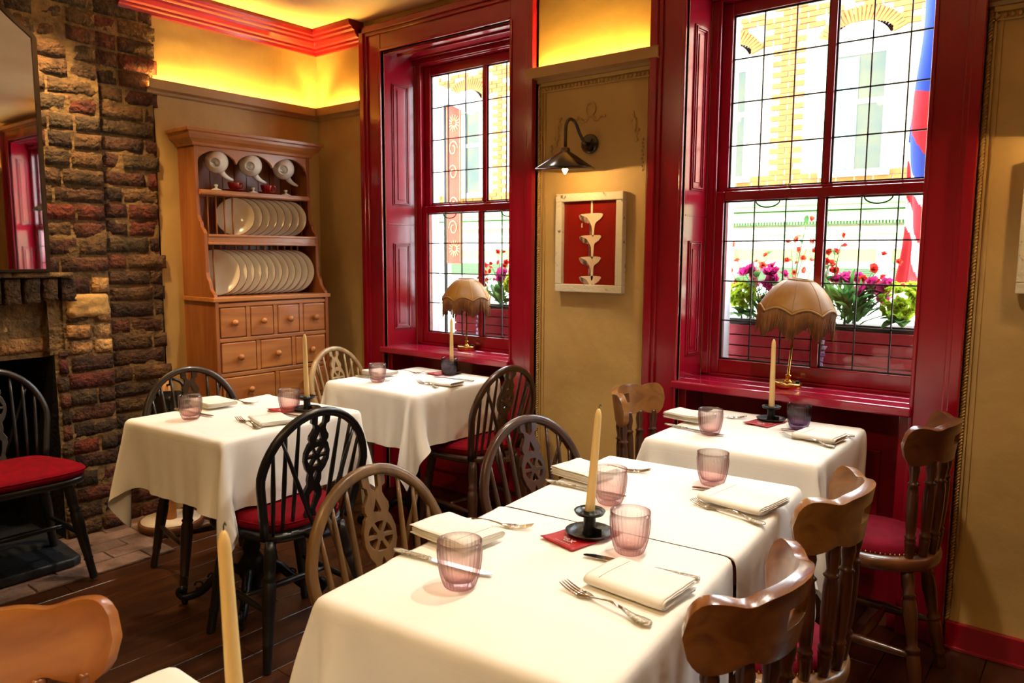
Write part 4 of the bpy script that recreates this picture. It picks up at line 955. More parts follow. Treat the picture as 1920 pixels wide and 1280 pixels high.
def teapot(x, y, z, label):
    """hung by its handle, foot ring towards the room, spout down"""
    t = thing('teapot', label, 'teapot', (x, y, z), group='white teapots hanging in the dresser')
    B = Matrix.Rotation(rad(-36), 4, 'Z') @ Matrix.Rotation(rad(100), 4, 'Y')
    L = Matrix.Translation((0, 0, -.052)) @ B       # local: z = foot direction reversed
    body = [(.0, .052), (.024, .052), (.026, .049), (.03, .044), (.044, .026), (.05, .004), (.047, -.018), (.036, -.036), (.028, -.041), (.026, -.045), (.024, -.041), (.0, -.041)]
    MB().lathe([(r_, z_) for r_, z_ in body][::-1], 32, L).build('pot_body', CHINAW, t)
    ring = [(.021 + .0025 * cos(a), .053 + .0025 * sin(a)) for a in [2 * PI * i / 8 for i in range(9)]]
    MB().lathe(ring, 28, L).build('foot_ring', CHINAW, t)
    out = B @ Vector((0, 0, 1)); sd = Vector((0, 0, 1)); 
    dn = Vector((-.1, .55, -.83)).normalized(); c = Vector((0, 0, -.052)); t.scale = (1.2, 1.2, 1.2)
    tipd = Vector((.0, .9, -.25)).normalized()
    pts = smooth_path([c + dn * .036, c + dn * .058, c + dn * .07 + tipd * .016, c + dn * .074 + tipd * .042], 5)
    MB().tube(pts, [.016 - .0105 * i / (len(pts) - 1) for i in range(len(pts))], 12).build('spout', CHINAW, t)
    up_ = Vector((.1, -.25, 1)).normalized(); lf = Vector((.15, -.9, .15)).normalized()
    pts = smooth_path([c + up_ * .044 + lf * .018, c + up_ * .066 + lf * .022, c + up_ * .07, c + up_ * .06 - lf * .022, c + up_ * .042 - lf * .02], 6)
    MB().tube(pts, .0042, 10).build('handle', CHINAW, t)
    return t
TPX = .125
for y, l in ((-.748, 'left white teapot hanging by its handle under the dresser valance'), (-.548, 'middle white teapot hanging under the dresser valance'), (-.340, 'right white teapot hanging under the dresser valance')):
    teapot(TPX, y, 1.894, l)
    MB().tube(smooth_path([(TPX + .004, y + .545 + .0, 1.94), (TPX + .006, y + .545, 1.925), (TPX + .014, y + .545, 1.913), (TPX + .004, y + .545, 1.904), (TPX - .008, y + .545, 1.912)], 4), .0018, 6).build('cup_hook', STEEL, DR)
def cup(x, y, label):
    t = thing('teacup', label, 'cup', (x, y, 1.6905), rad(30), 'red cups on the dresser shelf')
    MB().lathe([(0, 0.002), (.016, .002), (.018, 0), (.022, .004), (.03, .018), (.034, .036), (.0355, .044), (.0345, .044), (.032, .034), (.027, .016), (.016, .006), (0, .006)], 28).build('bowl', REDC, t)
    MB().tube(smooth_path([(.031, 0, .034), (.045, 0, .038), (.05, 0, .026), (.04, 0, .014), (.028, 0, .014)], 5), .0028, 8).build('handle', REDC, t); return t
def saucer(x, y, label): o = MB().lathe([(0, .001), (.03, .0), (.05, .006), (.064, .010), (.063, .0115), (.048, .008), (.03, .003), (0, .003)], 32).build('saucer', REDC); o.location = (x, y, 1.684); tag(o, label, 'saucer', 'red saucers on the dresser shelf')
for y, l in ((-.64, 'left'), (-.44, 'right')): saucer(.11, y, 'red saucer under the %s red cup on the dresser shelf' % l); cup(.11, y, '%s red teacup on a saucer on the dresser shelf' % l)
for y, l in ((-.762, 'left'), (-.545, 'middle'), (-.338, 'right')):
    o = MB().lathe([(0, .001), (.026, .001), (.029, .003), (.022, .008), (.010, .012), (.006, .015), (.006, .02), (.0105, .025), (.009, .031), (0, .033)], 24).build('loose_lid', CHINAW); o.location = (.138, y, 1.6815); tag(o, 'white knobbed teapot lid under the %s teapot' % l, 'lid', 'white lids on the dresser shelf')

# stand with round base in the corner behind the fireplace table, black bag hung on it
t = thing('round_base_stand', 'small stand with round pale base and tan post behind the fireplace table', 'stand', (.25, -1.14, .012))
MB().lathe([(0, 0), (.145, 0), (.15, .004), (.15, .03), (.146, .034), (0, .034)], 40).build('base', mat('base_edge_wood', '#5c3418', '#6e4220', rough=.5), t)
MB().lathe([(0, .0345), (.138, .0345), (.138, .037), (0, .037)], 40).build('base_top', WHTT, t); MB().tube([(0, 0, .036), (0, 0, .74)], .026, 16).build('post', SISAL, t); MB().tube([(.0, 0, .70), (.02, .0, .71), (.05, .0, .715), (.055, 0, .735)], .006, 8).build('hook', IRON, t)
t = thing('shoulder_bag', 'glossy black bag hanging on the stand behind the dark chair', 'bag', (.30, -1.14, .43), rad(-30))
b = MB(); Mx = T(.0, 0, 0)
b.grid(16, 12, lambda u, v: (.035 * (sin(PI * v)) ** .5 * cos(2 * PI * u) * (1 - .3 * v) + .02, .1 * (1 - .25 * v * v) * (sin(PI * min(.999, max(.001, .08 + .84 * v)))) ** .35 * sin(2 * PI * u), .27 * v)); b.build('bag_body', BAG, t)
MB().tube(smooth_path([(.02, -.06, .25), (.02, -.055, .30), (.02, -.02, .325), (.02, .02, .325), (.02, .055, .30), (.02, .06, .25)], 5), .007, 8).build('bag_handle', BAG, t)

# ================================================================== fringed window lamps
def fringe_lamp(x, y, z, rd, label, tilt=(0, 0, 0)):
    t = thing('table_lamp', label, 'lamp', (x, y, z), group='gold fringed lamps on the window sills', rot=tilt)
    k = rd / .15
    MB().lathe([(0, 0), (.052 * k, 0), (.056 * k, .002), (.056 * k, .020), (.053 * k, .023), (.045 * k, .023), (0, .023)], 40).build('base', BRASS, t)
    MB().lathe([(.02, .022), (.02, .026), (.012, .03), (.010, .042), (.013, .045), (.013, .05), (.0045, .053), (.0045, .39 * k), (0, .39 * k)], 20).build('pole', BRASS, t)
    MB().ball((.036 * k, .012, .026), .008, 10, (1.2, 1, .7)).build('switch', IRON, t)
    zt = .425 * k; zb = .302 * k; NP = 8
    def prof(v): r_ = .30 + .70 * v ** .85 + .05 * sin(PI * v); return r_ * rd * .97, zt - (zt - zb) * (v ** 1.25)
    def fn(u, v):
        a = 2 * PI * u + .2; s = (u * NP) % 1; r_, z_ = prof(v); pinch = 1 - .035 * v * sin(PI * s) * 1.0
        return (r_ * cos(a) * pinch, r_ * sin(a) * pinch, z_ + .020 * k * v ** 3 * sin(PI * s))
    b = MB(); b.grid(NP * 10, 12, fn); b.build('lamp_shade', SHADE, t, solid=.002)
    b = MB(); 
    for i in range(NP): b.tube([fn(i / NP, j / 12) for j in range(13)], .0022, 6)
    b.tube([fn(i / (NP * 10), 1) for i in range(NP * 10)], .0042 * k, 8, closed=True); b.tube([fn(i / 40, 0) for i in range(40)], .005 * k, 8, closed=True); b.build('braid', mat('gold_braid', '#8a6528', '#a87c34', rough=.6) if 'gold_braid' not in bpy.data.materials else bpy.data.materials['gold_braid'], t)
    b = MB(); n = 460; rr = random.Random(4)
    for i in range(n):
        u = (i + rr.random() * .5) / n; p = Vector(fn(u, 1)); s = (u * NP) % 1; L = (.090 + .012 * cos(2 * PI * s) ) * k * rr.uniform(.92, 1.06); q = p * rr.uniform(.97, 1.0); 
        b.tube([(p.x, p.y, p.z), (q.x * 1.0, q.y, p.z - L * .5), (q.x * rr.uniform(.98, 1.02), q.y * rr.uniform(.98, 1.02), p.z - L)], [.0013, .0015, .0013], 4)
    f = b.build('fringe', FRNG, t); f['kind'] = 'stuff'
    MB().lathe([(0, .36 * k), (.012, .36 * k), (.012, .375 * k), (0, .39 * k)], 12).build('bulb_holder', BRASS, t)
    return t
fringe_lamp(1.065, .15, ZS, .138, 'gold fringed lamp with brass base on the first window sill')
fringe_lamp(2.835, .10, ZS, .152, 'larger gold fringed lamp leaning on the second window sill', tilt=(0, rad(4.5), 0))

# ================================================================== wall sconces and pictures
def sconce(x, label, power=26):
    t = thing('wall_lamp', label, 'wall lamp', (x, 0, 1.852), group='black swan-neck wall lamps')
    Mx = Matrix.Rotation(PI / 2, 4, 'X')
    MB().lathe([(0, 0), (.042, 0), (.044, .004), (.042, .016), (.03, .022), (0, .024)], 32, Mx).build('wall_plate', LAMPBK, t)
    pts = smooth_path([(0, -.02, 0), (0, -.05, .0), (0, -.085, .03), (0, -.125, .075), (.0, -.165, .086), (0, -.195, .06), (0, -.2, .0), (0, -.2, -.035)], 6)
    MB().tube(pts, .0075, 10).build('arm', LAMPBK, t)
    Z = -.126
    sh = MB(); sh.lathe([(.0, -.038), (.017, -.038), (.02, -.044), (.02, -.052), (.024, -.056), (.1285, Z), (.1285, Z - .003)], 40, T(0, -.2, 0)); o = sh.build('lamp_shade', LAMPBK, t)
    MB().lathe([(.126, Z - .002), (.022, -.062), (0, -.06)], 40, T(0, -.2, 0)).build('shade_lining', LAMPWH, o)
    MB().lathe([(.012, -.07), (.012, -.1), (0, -.1)], 12, T(0, -.2, 0)).build('bulb_socket', LAMPBK, t)
    bl = MB().lathe([(0, -.150), (.004, -.147), (.012, -.132), (.014, -.12), (.011, -.105), (.009, -.099)], 16, T(0, -.2, 0)); bo = bl.build('bulb', BULB, t)
    light('POINT', 'sconce_light', (0, -.2, -.135), power, (1, .64, .26), .012, parent=t)
    return t
sconce(1.950, 'black swan-neck lamp lit on the pier between the windows')
sconce(3.775, 'black swan-neck lamp above the picture right of the second window')
def picture(x, z, w, h, label, draw=True):
    t = thing('framed_picture', label, 'picture', (x, -.004, z))
    b = MB(); f = .035
    for a in ((-w / 2, w / 2, h / 2 - f, h / 2), (-w / 2, w / 2, -h / 2, -h / 2 + f), (-w / 2, -w / 2 + f, -h / 2 + f, h / 2 - f), (w / 2 - f, w / 2, -h / 2 + f, h / 2 - f)): b.box(a[0], a[1], -.034, 0, a[2], a[3])
    b.build('frame', DISTR, t, bev=.003)
    iw, ih = w / 2 - f, h / 2 - f
    b = MB(); b.box(-iw, iw, -.012, -.008, -ih, ih); b.build('print', PICRED, t)
    if not draw: return t
    A = MB(); Mf = lambda y: Matrix(((1, 0, 0, 0), (0, 0, -1, y), (0, 1, 0, 0), (0, 0, 0, 1)))
    gl = MB(); mk = MB()
    cups = [(.0, .125, .062, .034), (-.002, .028, .056, .030), (-.002, -.068, .056, .032), (.0, -.155, .056, .030)]
    for i, (cx, cz, rw, dp) in enumerate(cups):
        o = [(cx + rw * cos(a), cz + .0 + dp * 1.1 * sin(a)) for a in [PI + PI * q / 16 for q in range(17)]]; o += [(cx + rw * .99 * cos(a), cz + .006 * sin(a)) for a in [PI * q / 10 for q in range(1, 10)]]
        gl.prism(o, .0, .0022, Mf(-.0124)); gl.prism([(cx - .005, cz - dp), (cx + .005, cz - dp), (cx + .004, max(-ih, cz - .09)), (cx - .004, max(-ih, cz - .09))], 0, .0018, Mf(-.0124))
        s = -1 if i == 1 else 1
        mp = [(cx - rw * .8, cz + .004), (cx + rw * .98, cz + .006), (cx + rw * .9, cz - dp * .5), (cx + rw * .5, cz - dp * 1.0), (cx + .024, cz - dp * 1.7), (cx + .021, max(-ih + .002, cz - .095)), (cx + .011, max(-ih + .002, cz - .095)), (cx + .009, cz - dp * 1.6), (cx - .004, cz - dp * .8), (cx - rw * .3, cz - dp * .3)]
        mk.prism([(p.x, p.y) for p in smooth_ring([(a, c, 0) for a, c in mp], 4)], 0, .0022, Mf(-.0147))
    mk.prism([(.004, .125), (.013, .125), (.013, ih), (.004, ih)], 0, .002, Mf(-.0147)); mk.prism([(-.046, .07), (-.041, .07), (-.0405, .09), (-.0455, .088)], 0, .002, Mf(-.0147))
    gl.build('painted_cups', PICGR, t); mk.build('painted_milk', MILK, t)
    return t
picture(1.966, 1.412, .357, .445, 'distressed white frame with milk poured down a tower of cups on red')
picture(3.765, 1.452, .357, .42, 'white framed picture cut by the right edge, beyond the second window', False)

# unseen ceiling spotlights: brick wash, plus key and fill lamps added for brightness
def downlight(x, y, power, label, spot=1.9, target=None, col=WARM):
    t = thing('unseen_spotlight', label, 'ceiling lamp', (x, y, ZC), group='round ceiling spotlights')
    MB().lathe([(.0, -.002), (.05, -.002), (.055, -.008), (.055, -.0), (.0, 0)], 28).build('trim_ring', LAMPWH, t)
    MB().lathe([(.0, -.009), (.038, -.009), (.038, -.006), (0, -.006)], 24).build('lens', BULB, t)
    rot = (0, 0, 0)
    if target: d = Vector(target) - Vector((x, y, ZC)); rot = d.to_track_quat('-Z', 'Y').to_euler()
    light('SPOT', 'spot_beam', (0, 0, -.03), power, col, .04, rot, t, spot=spot, blend=.8)
NEU = (1.0, .88, .72)
for a in [(.42, -1.62, 135, 'spotlight washing the brick chimney breast', 1.5, (.05, -1.45, .9)), (1.55, -.75, 100, 'added spotlight over the gap between the corner tables', 1.75, (1.35, -1.0, .7), NEU), (3.2, -.95, 85, 'added spotlight before the second window', 1.7, (3.0, -1.0, .7), NEU), (3.35, -1.7, 55, 'added spotlight above the near table', 1.5, (3.05, -1.95, .7), NEU), (2.2, -3.6, 35, 'unseen fill spotlight above the left side of the room', 2.2, None), (5.6, -4.2, 80, 'unseen fill spotlight in the far corner of the room', 2.2, None), (3.45, -3.35, 80, 'added spotlight above the nearest table', 1.7, (3.0, -2.55, .8), WARM), (1.0, -3.4, 30, 'unseen fill spotlight near the hearth end', 2.2, (.8, -1.6, .5))]: downlight(*a)

# ================================================================== the street outside
FY = 8.0
STK = mat('pale_stock_brick', '#b0a184', '#bfb195', rough=.9, scale=3, island=.06)
ORB = mat('orange_brick', '#96481a', '#a65822', rough=.9, scale=3, island=.12)
WST = mat('white_stone', '#c4c2ba', rough=.8)
GRN = mat('pale_green_paint', '#5f9a4c', '#6ca858', rough=.6); GRND = mat('green_paint', '#2f5c30', rough=.6)
WGL = mat('far_window_glass', '#1e2e22', '#3c3a1a', rough=.1, scale=2.5)
CUR = mat('sheer_curtain', '#52706a', '#7c9a94', rough=.9, scale=12, stretch=(1, 1, .02), width=.3)
def facade():
    t = thing('brick_building', 'sun-lit brick building with arched windows and green shopfront across the street', 'building', (0, FY, 0))
    wc = [-8.3, -5.95, -4.2, -2.55, -.86, 1.0, 2.85, 4.7, 6.5, 8.3]; ww = .36; X0, X1, Z0, Z1 = -10.5, 10.0, 2.35, 5.35
    MB().box(X0, X1, .02, .5, -1.2, Z1).build('wall', STK, t)
    def inwin(x0, x1, z0, z1):
        for c in wc:
            if x1 > c - ww and x0 < c + ww and z1 > 2.5 and z0 < 4.36 + .1: return True
        return False
    b = MB(); rr = random.Random(9); row = 0; z = Z0
    while z < Z1:
        x = X0 - (.12 if row % 2 else 0)
        while x < X1:
            x1 = x + .225; 
            pier = any(abs((x + x1) / 2 - (c - .93)) < .13 for c in wc); band = (z < 2.5) or (4.28 < z < 4.75 and ((int(x / .23) + row) % 3 != 0))
            if (pier or band) and not inwin(x, x1, z, z + .06): b.box(x + .005, x1 - .005, -.01, .03, z, z + .065)
            x = x1 + .01
        z += .075; row += 1
    b.build('orange_brickwork', ORB, t)
    b = MB(); row = 0; z = Z0
    while z < Z1:
        x = -3 - (.12 if row % 2 else 0)
        while x < 3:
            x1 = x + .225
            if not inwin(x, x1, z, z + .06) and rr.random() < .8: b.box(x + .004, x1 - .004, 0, .03, z, z + .066)
            x = x1 + .01
        z += .075; row += 1
    b.build('pale_brickwork', STK, t)
    for c in wc:
        w = MB(); w.box(c - ww, c + ww, -.005, .025, 2.5, 4.3); o = w.build('window_pane', WGL, t)
        f = MB(); f.box(c - ww - .03, c - ww + .03, -.03, .03, 2.48, 4.3); f.box(c + ww - .03, c + ww + .03, -.03, .03, 2.48, 4.3); f.box(c - ww, c + ww, -.025, .03, 3.36, 3.42); f.box(c - ww - .08, c + ww + .08, -.09, .03, 2.42, 2.5); f.box(c - ww, c + ww, -.02, .03, 4.0, 4.3)
        f.prism([(c + (ww + .02) * cos(a), 4.28 + .13 * sin(a)) for a in [PI * i / 12 for i in range(13)]], -.03, .02, Matrix(((1, 0, 0, 0), (0, 0, 1, 0), (0, 1, 0, 0), (0, 0, 0, 1)))); f.build('window_frame', WST, t)
        k = MB()
        for i in range(24):
            a = rad(22) + rad(136) * i / 23; cx, cz = c + .48 * cos(a) , 4.12 + .40 * sin(a); k.box(-.018, .018, -.03, .02, -.10, .10, Matrix.Translation((cx, 0, cz)) @ Matrix.Rotation(-(a - PI / 2), 4, 'Y'))
        k.build('brick_arch', ORB, t)
        q = MB(); q.grid(40, 2, lambda u, v, c=c: (c - ww + .04 + .32 * u, -.012 - .006 * sin(u * 70), 2.52 + 1.45 * v)); q.build('curtain', CUR, t)
    # shopfront: cornice steps, dentils, fascia, louvres, pilasters
    b = MB()
    for z0, z1, d in ((2.06, 2.12, .02), (1.98, 2.03, .22), (1.90, 1.96, .18), (1.72, 1.75, .12), (1.60, 1.66, .07)): b.box(X0, X1, -d, .05, z0, z1)
    for i in range(170): b.box(-3 + i * .04, -3 + i * .04 + .018, -.15, .02, 1.79, 1.83)
    b.build('shop_cornice', GRN, t)
    b = MB(); b.box(X0, X1, -.16, .05, 1.83, 1.90); b.box(X0, X1, -.09, .05, 1.66, 1.72); b.box(X0, X1, -.02, .05, 1.45, 1.6); b.box(X0, X1, -.03, .05, -.5, .45)
    for x in (-8.8, -6.6, -4.5, -2.6, -.7, 1.45, 3.4, 5.4): b.box(x - .09, x + .09, -.08, .03, -.5, 1.6)
    b.build('shop_fascia', WST, t)
    MB().box(X0, X1, -.025, .05, 1.29, 1.43).build('shop_band', mat('lime_paint', '#7c9c3c', rough=.6), t)
    b = MB()
    for x0, x1 in ((.85, 1.32), (1.58, 2.2), (-.55, .3), (-2.4, -1.2), (-6.4, -5.0)):
        for i in range(9): b.box(x0, x1, -.03, .02, .98 + i * .025, .992 + i * .025)
    b.build('louvre', GRND, t)
    MB().box(X0, X1, 0, .02, -.5, .95).build('shop_panel', mat('pale_shop_panel', '#dfe6d6', rough=.4), t)
facade()
struct(MB().box(-10.5, 10, .36, FY, -.25, -.15).build('ground', mat('pale_pavement', '#b8b2a6', '#c8c2b6', rough=.9, scale=4)))
# banner and arm outside the first window
t = thing('street_banner', 'orange-red vertical banner with pale scrolls outside the first window', 'banner', (0, 1.2, 0))
MB().tube([(-.09, .01, 2.44), (-.09, .01, -.15)], .014, 10).tube([(-.09, .0, 2.435), (.08, 0, 2.435)], .007, 8).build('banner_post', IRON, t)
MB().box(-.068, .072, -.004, .004, 1.29, 2.43).build('cloth', mat('banner_orange', '#a82c12', '#b4381a', rough=.7), t)
b = MB(); rr = random.Random(8)
for cz in (2.3, 1.40):
    for i in range(14): a = 2 * PI * i / 14; b.tube([(.012 + .02 * cos(a), -.006, cz + .02 * sin(a)), (.012 + .055 * cos(a), -.006, cz + .06 * sin(a))], .003, 5)
for cz, s in ((2.12, 1), (1.95, -1), (1.72, 1), (1.55, -1)):
    b.tube([(.0 + s * (.045 - .03 * i / 16) * cos(i * .5), -.006, cz + (.06 - .04 * i / 16) * sin(i * .5)) for i in range(17)], .0035, 5)
for x in (-.062, .066): b.tube([(x, -.006, 1.3), (x, -.006, 2.42)], .002, 5)
b.build('scroll_print', mat('banner_cream', '#d0b080', rough=.7), t)
o = MB().tube([(-.10, 1.16, 2.525), (.255, 1.12, 2.365)], .045, 20).build('awning_tube', mat('grey_tube', '#9aa8b0', rough=.35, metal=.3)); tag(o, 'grey horizontal awning tube above the orange banner', 'tube')
# flag
t = thing('hanging_flag', 'blue, white and red flag hanging outside at the right of the second window', 'flag', (2.74, 2.5, 1.3))
b = MB()
def ff(u, v): 
    sw = .30 * (1 - .2 * v); lean = .10 * (1 - v) * 0; x = .03 + u * sw + .02 * sin(v * 9) - (.07 * (1 - v) * (1 - u)); return (x + .02 * sin(u * 12 + v * 3), .05 * sin(u * 16 + v * 2), 1.75 * v + .1 * (1 - v) * (1 - u) * 0 - .18 * (1 - u) * (v < .6) * (1 - v))
def fidx(u, v):
    if v > .62: return 0 if u > .0 else 1
    d = (u * .8 + v * 1.6) % 1
    return 2 if d < .35 else 1 if d < .5 else 2 if d < .7 else 1 if d < .8 else 0
NUf, NVf = 80, 130; b.grid(NUf, NVf, ff); b.mi = [fidx((i % NUf) / NUf, (i // NUf) / NVf) for i in range(NUf * NVf)]
b.build('flag_cloth', [mat('flag_blue', '#16307c', rough=.7), mat('flag_white', '#a8a4a8', rough=.7), mat('flag_red', '#8c0a18', rough=.7)], t, solid=.002)
MB().tube([(.36, .0, 1.9), (.36, 0, -.1)], .012, 8).build('flag_pole', IRON, t)

# planters on the outer sills
def planter(x0, x1, label):
    t = thing('window_box', label, 'window box', ((x0 + x1) / 2, .5, .80)); h = (x1 - x0) / 2
    for i in range(5): MB().box(-h, h, -.09, -.075, .006 + i * .049, .05 + i * .049).build('slat', PLNT, t, bev=.003)
    b = MB(); b.box(-h, h, .075, .09, 0, .25); b.box(-h, -h + .015, -.075, .075, 0, .25); b.box(h - .015, h, -.075, .075, 0, .25); b.box(-h, h, -.075, .075, 0, .01); b.build('box_body', PLNT, t)
    MB().box(-h + .005, h - .005, -.07, .07, .24, .272).build('tray', TRAY, t); return t
for i, (a, c) in enumerate(WIN): struct(MB().box(a - .1, c + .1, .36, .62, .70, .80).build('trim_%d' % (7 + i), mat('ledge_stone', '#b9b0a4', rough=.8)), 'stone ledge outside'); planter(a + .14 if i == 0 else a + .03, c + .02, ['red slatted window box outside the first window', 'red slatted window box outside the second window', 'red slatted window box outside the far right window'][i])
for a, c in WIN:
    b = MB(); q_ = (a + c) / 2 + SOFF[WIN.index((a, c))]; f_ = .46 if a < 1 else .425; b.box(q_ - .56, q_ - f_, .3, .36, ZS, 2.5); b.box(q_ + .425, q_ + .56, .3, .36, ZS, 2.5)
    struct(b.build('wall_north_%d' % (WIN.index((a, c)) + 1), mat('white_render', '#d8d8e0', rough=.8)), 'white outer jambs')

def leaf(b, p, d, L, w, up_=(0, 0, 1), curl=.25):
    p = Vector(p); d = Vector(d).normalized(); s = d.cross(Vector(up_)); s = s.normalized() if s.length > .01 else Vector((1, 0, 0)); n = s.cross(d)
    vs = []; K = 5
    for i in range(K + 1):
        t_ = i / K; ww = w * sin(PI * min(1, t_ * .9 + .08)) ** .8; c = p + d * (L * t_) - n * (curl * L * t_ * t_) ; vs += [c - s * ww + n * ww * .3, c, c + s * ww + n * ww * .3]
    fs = []
    for i in range(K): a = i * 3; fs += [(a, a + 1, a + 4, a + 3), (a + 1, a + 2, a + 5, a + 4)]
    b.add(vs, fs, None, True)
def bloom(b, c, rd, r, rings=3, pts=5, tilt=None):
    c = Vector(c); q = Vector(tilt or (r.uniform(-1, 1), r.uniform(-1.4, .2), r.uniform(.0, 1))).normalized().to_track_quat('Z', 'Y').to_matrix()
    for k in range(rings):
        for i in range(pts):
            a = 2 * PI * (i + .5 * k) / pts + r.uniform(-.2, .2); out = .35 + .65 * k / max(1, rings - 1); d = q @ Vector((cos(a) * out, sin(a) * out, 1.1 - .75 * out)); 
            leaf(b, c, d, rd * (.75 + .35 * out) * r.uniform(.85, 1.15), rd * .48, q @ Vector((0, 0, 1)), curl=r.uniform(-.4, .3))
def plant(name, label, cat, x, y, kind, seed, h=.4, n=4, petal=None, group=None, sp=.12, lean=(0, 0)):
    t = thing(name, label, cat, (x, y, 1.07), group=group); r = random.Random(seed); st = MB(); lf = MB(); fl = MB()
    if kind == 'rose':
        for i in range(n):
            tx, ty, th = r.uniform(-sp, sp) + lean[0], r.uniform(-.05, .05), h * r.uniform(.6, 1.05); pts = smooth_path([(r.uniform(-.02, .02), 0, 0), (tx * .35 + r.uniform(-.01, .01), ty * .5, th * .5), (tx, ty, th)], 5); st.tube(pts, [.003 - .0015 * k / len(pts) for k in range(len(pts))], 5)
            for k in range(5):
                P = pts[2 + k * 2 if 2 + k * 2 < len(pts) else -1]; leaf(lf, P, (r.uniform(-1, 1), r.uniform(-.7, .3), r.uniform(0, .7)), r.uniform(.025, .045), r.uniform(.009, .014))
            for k in range(r.choice([2, 3, 4])):
                P = pts[-1 - k * 2 if k * 2 + 1 < len(pts) else 0]; o_ = Vector((r.uniform(-.025, .025), r.uniform(-.03, .01), r.uniform(-.005, .02))); bloom(fl, P + o_, r.uniform(.012, .021), r)
    elif kind == 'azalea':
        for i in range(n):
            a, e = r.uniform(0, 2 * PI), r.uniform(.3, 1); P = Vector((sp * cos(a) * e + lean[0], .05 * sin(a), h * r.uniform(.55, 1))); st.tube([(0, 0, 0), P * .5 + Vector((0, 0, .02)), P], .002, 5); bloom(fl, P, r.uniform(.026, .04), r, 3, 7)
            for k in range(3): leaf(lf, P * r.uniform(.5, .9), (r.uniform(-1, 1), r.uniform(-.8, .2), r.uniform(-.2, .6)), .05, .014)
    elif kind == 'lime':
        st.tube([(0, 0, 0), (lean[0] * .5, 0, h * .6)], .004, 5)
        for i in range(n):
            u = Vector((r.gauss(0, 1), r.gauss(0, 1) - .4, r.gauss(0, 1))).normalized(); P = Vector((lean[0], 0, h * .62)) + Vector((u.x * sp, u.y * sp * .7, u.z * sp * .9)); bloom(fl, P, r.uniform(.018, .03), r, 2, 5, tilt=u)
        for i in range(7): leaf(lf, (0, 0, .02), (r.uniform(-1, 1), r.uniform(-1, -.1), r.uniform(.1, .7)), .09, .032, curl=.4)
    elif kind == 'leafy':
        for i in range(n): a = r.uniform(0, 2 * PI); e = r.uniform(.1, 1.1); z0 = r.uniform(0, h * .5); leaf(lf, (.04 * cos(a) + r.uniform(-sp, sp) * .4, .02 * sin(a), z0), (cos(a) * e, sin(a) * e * .6 - .25, r.uniform(.3, 1.2)), h * r.uniform(.4, .75), r.uniform(.009, .017), curl=r.uniform(0, .35))
        st.tube([(0, 0, 0), (0, 0, h * .5)], .006, 6)
    elif kind == 'trail':
        for s_ in range(n):
            P = Vector((r.uniform(-.01, .01), -.10, .0)); pts = [Vector((0, -.03, .01)), P]
            for k in range(8): P = P + Vector((r.uniform(-.012, .012), -.002, -.024)); pts.append(P.copy()); bloom(fl, P, r.uniform(.009, .013), r, 2, 4, tilt=(r.uniform(-.6, .6), -1, .2))
            st.tube(pts, .0014, 5)
            for k in range(4): leaf(lf, pts[2 + k], (r.uniform(-1, 1), -.3, .1), .03, .005)
    st.build('stem', STEM, t)
    if lf.v: lf.build('leaves', LEAFG, t)['kind'] = 'stuff'
    if fl.v: fl.build('petals', petal or ROSE, t)['kind'] = 'stuff'
    return t
ROSEO = mat('coral_petal', '#e0543c', '#ee7a5c', rough=.6, scale=20)
petalmat(ROSEO, .5)
plant('rose_bush', 'coral-red roses at the far left of the second window box', 'flower', 2.52, .50, 'rose', 1, .34, 6, ROSEO, 'roses outside the windows', .12, (-.02, 0))
plant('rose_bush', 'coral roses rising highest behind the second window lamp', 'flower', 2.70, .52, 'rose', 2, .42, 5, ROSEO, 'roses outside the windows', .07, (.02, 0))
plant('rose_bush', 'dense red roses just right of the central bar of the second window', 'flower', 2.87, .50, 'rose', 3, .38, 9, ROSE, 'roses outside the windows', .06)
plant('rose_bush', 'thin red rose spray leaning right in the second window box', 'flower', 2.95, .52, 'rose', 4, .28, 4, ROSE, 'roses outside the windows', .05, (.13, 0))
plant('azalea', 'magenta blossoms left of the second window lamp', 'flower', 2.60, .47, 'azalea', 5, .24, 13, PINK, 'magenta flowers outside', .12)
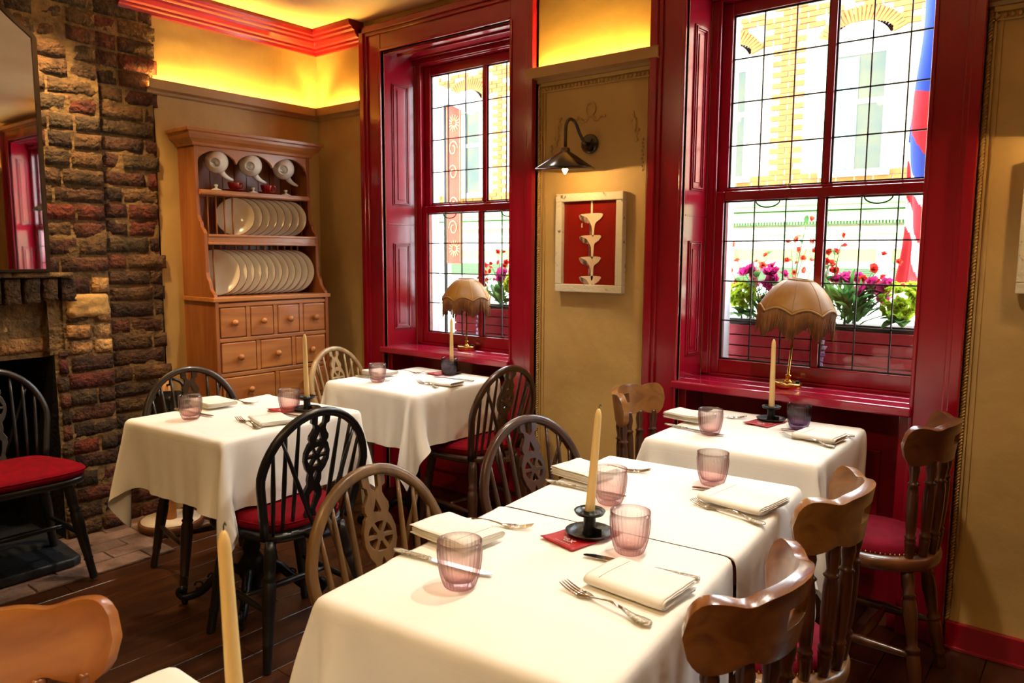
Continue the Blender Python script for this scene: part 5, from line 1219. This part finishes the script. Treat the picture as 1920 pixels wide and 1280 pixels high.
plant('azalea', 'magenta blossoms right of the second window lamp', 'flower', 2.98, .48, 'azalea', 6, .20, 13, PINK, 'magenta flowers outside', .12, lean=(.02, 0))
plant('lime_flower_head', 'lime-yellow flower head at the left of the second window box', 'flower', 2.50, .45, 'lime', 7, .17, 36, LEAFP, 'lime flower heads outside', .055)
plant('lime_flower_head', 'large lime-yellow flower head at the right of the second window box', 'flower', 3.17, .46, 'lime', 8, .17, 60, LEAFP, 'lime flower heads outside', .075)
plant('leafy_plant', 'dark green pointed leafy plant in the middle of the second window box', 'plant', 2.95, .45, 'leafy', 9, .22, 70, None, 'leafy plants outside', .16)
plant('leafy_plant', 'green leafy plant at the left end of the second window box', 'plant', 2.62, .45, 'leafy', 10, .14, 40, None, 'leafy plants outside', .2)
plant('rose_bush', 'red roses at the right of the first window', 'flower', 1.02, .52, 'rose', 11, .30, 8, ROSE, 'roses outside the windows', .09, (.04, 0))
plant('rose_bush', 'red roses behind the first window lamp fringe', 'flower', .90, .52, 'rose', 12, .22, 4, ROSE, 'roses outside the windows', .05)
plant('azalea', 'pink blossoms at the right of the first window', 'flower', 1.12, .50, 'azalea', 13, .22, 8, PINK, 'magenta flowers outside', .1)
plant('lime_flower_head', 'lime-green flower head at the right edge of the first window', 'flower', 1.17, .46, 'lime', 14, .2, 40, LEAFP, 'lime flower heads outside', .06)
plant('leafy_plant', 'green leafy plant in the first window box', 'plant', 1.05, .46, 'leafy', 15, .16, 50, None, 'leafy plants outside', .2)
plant('trailing_flower', 'lilac flowers trailing over the first window box', 'flower', .985, .47, 'trail', 16, .1, 2, PURP, 'lilac trailing flowers')
plant('trailing_flower', 'lilac flowers trailing beside the central bar of the second window', 'flower', 2.875, .47, 'trail', 17, .1, 2, PURP, 'lilac trailing flowers')
for k, g in (('rose', 4.45), ('azalea', 4.7), ('leafy', 4.85)): plant({'rose': 'rose_bush', 'azalea': 'azalea', 'leafy': 'leafy_plant'}[k], 'plant in the far right window box, %s' % {'rose': 'red roses', 'azalea': 'magenta blossoms', 'leafy': 'green leaves'}[k], 'plant', g, .5, k, 20, .25, 14, PINK if k == 'azalea' else ROSE)
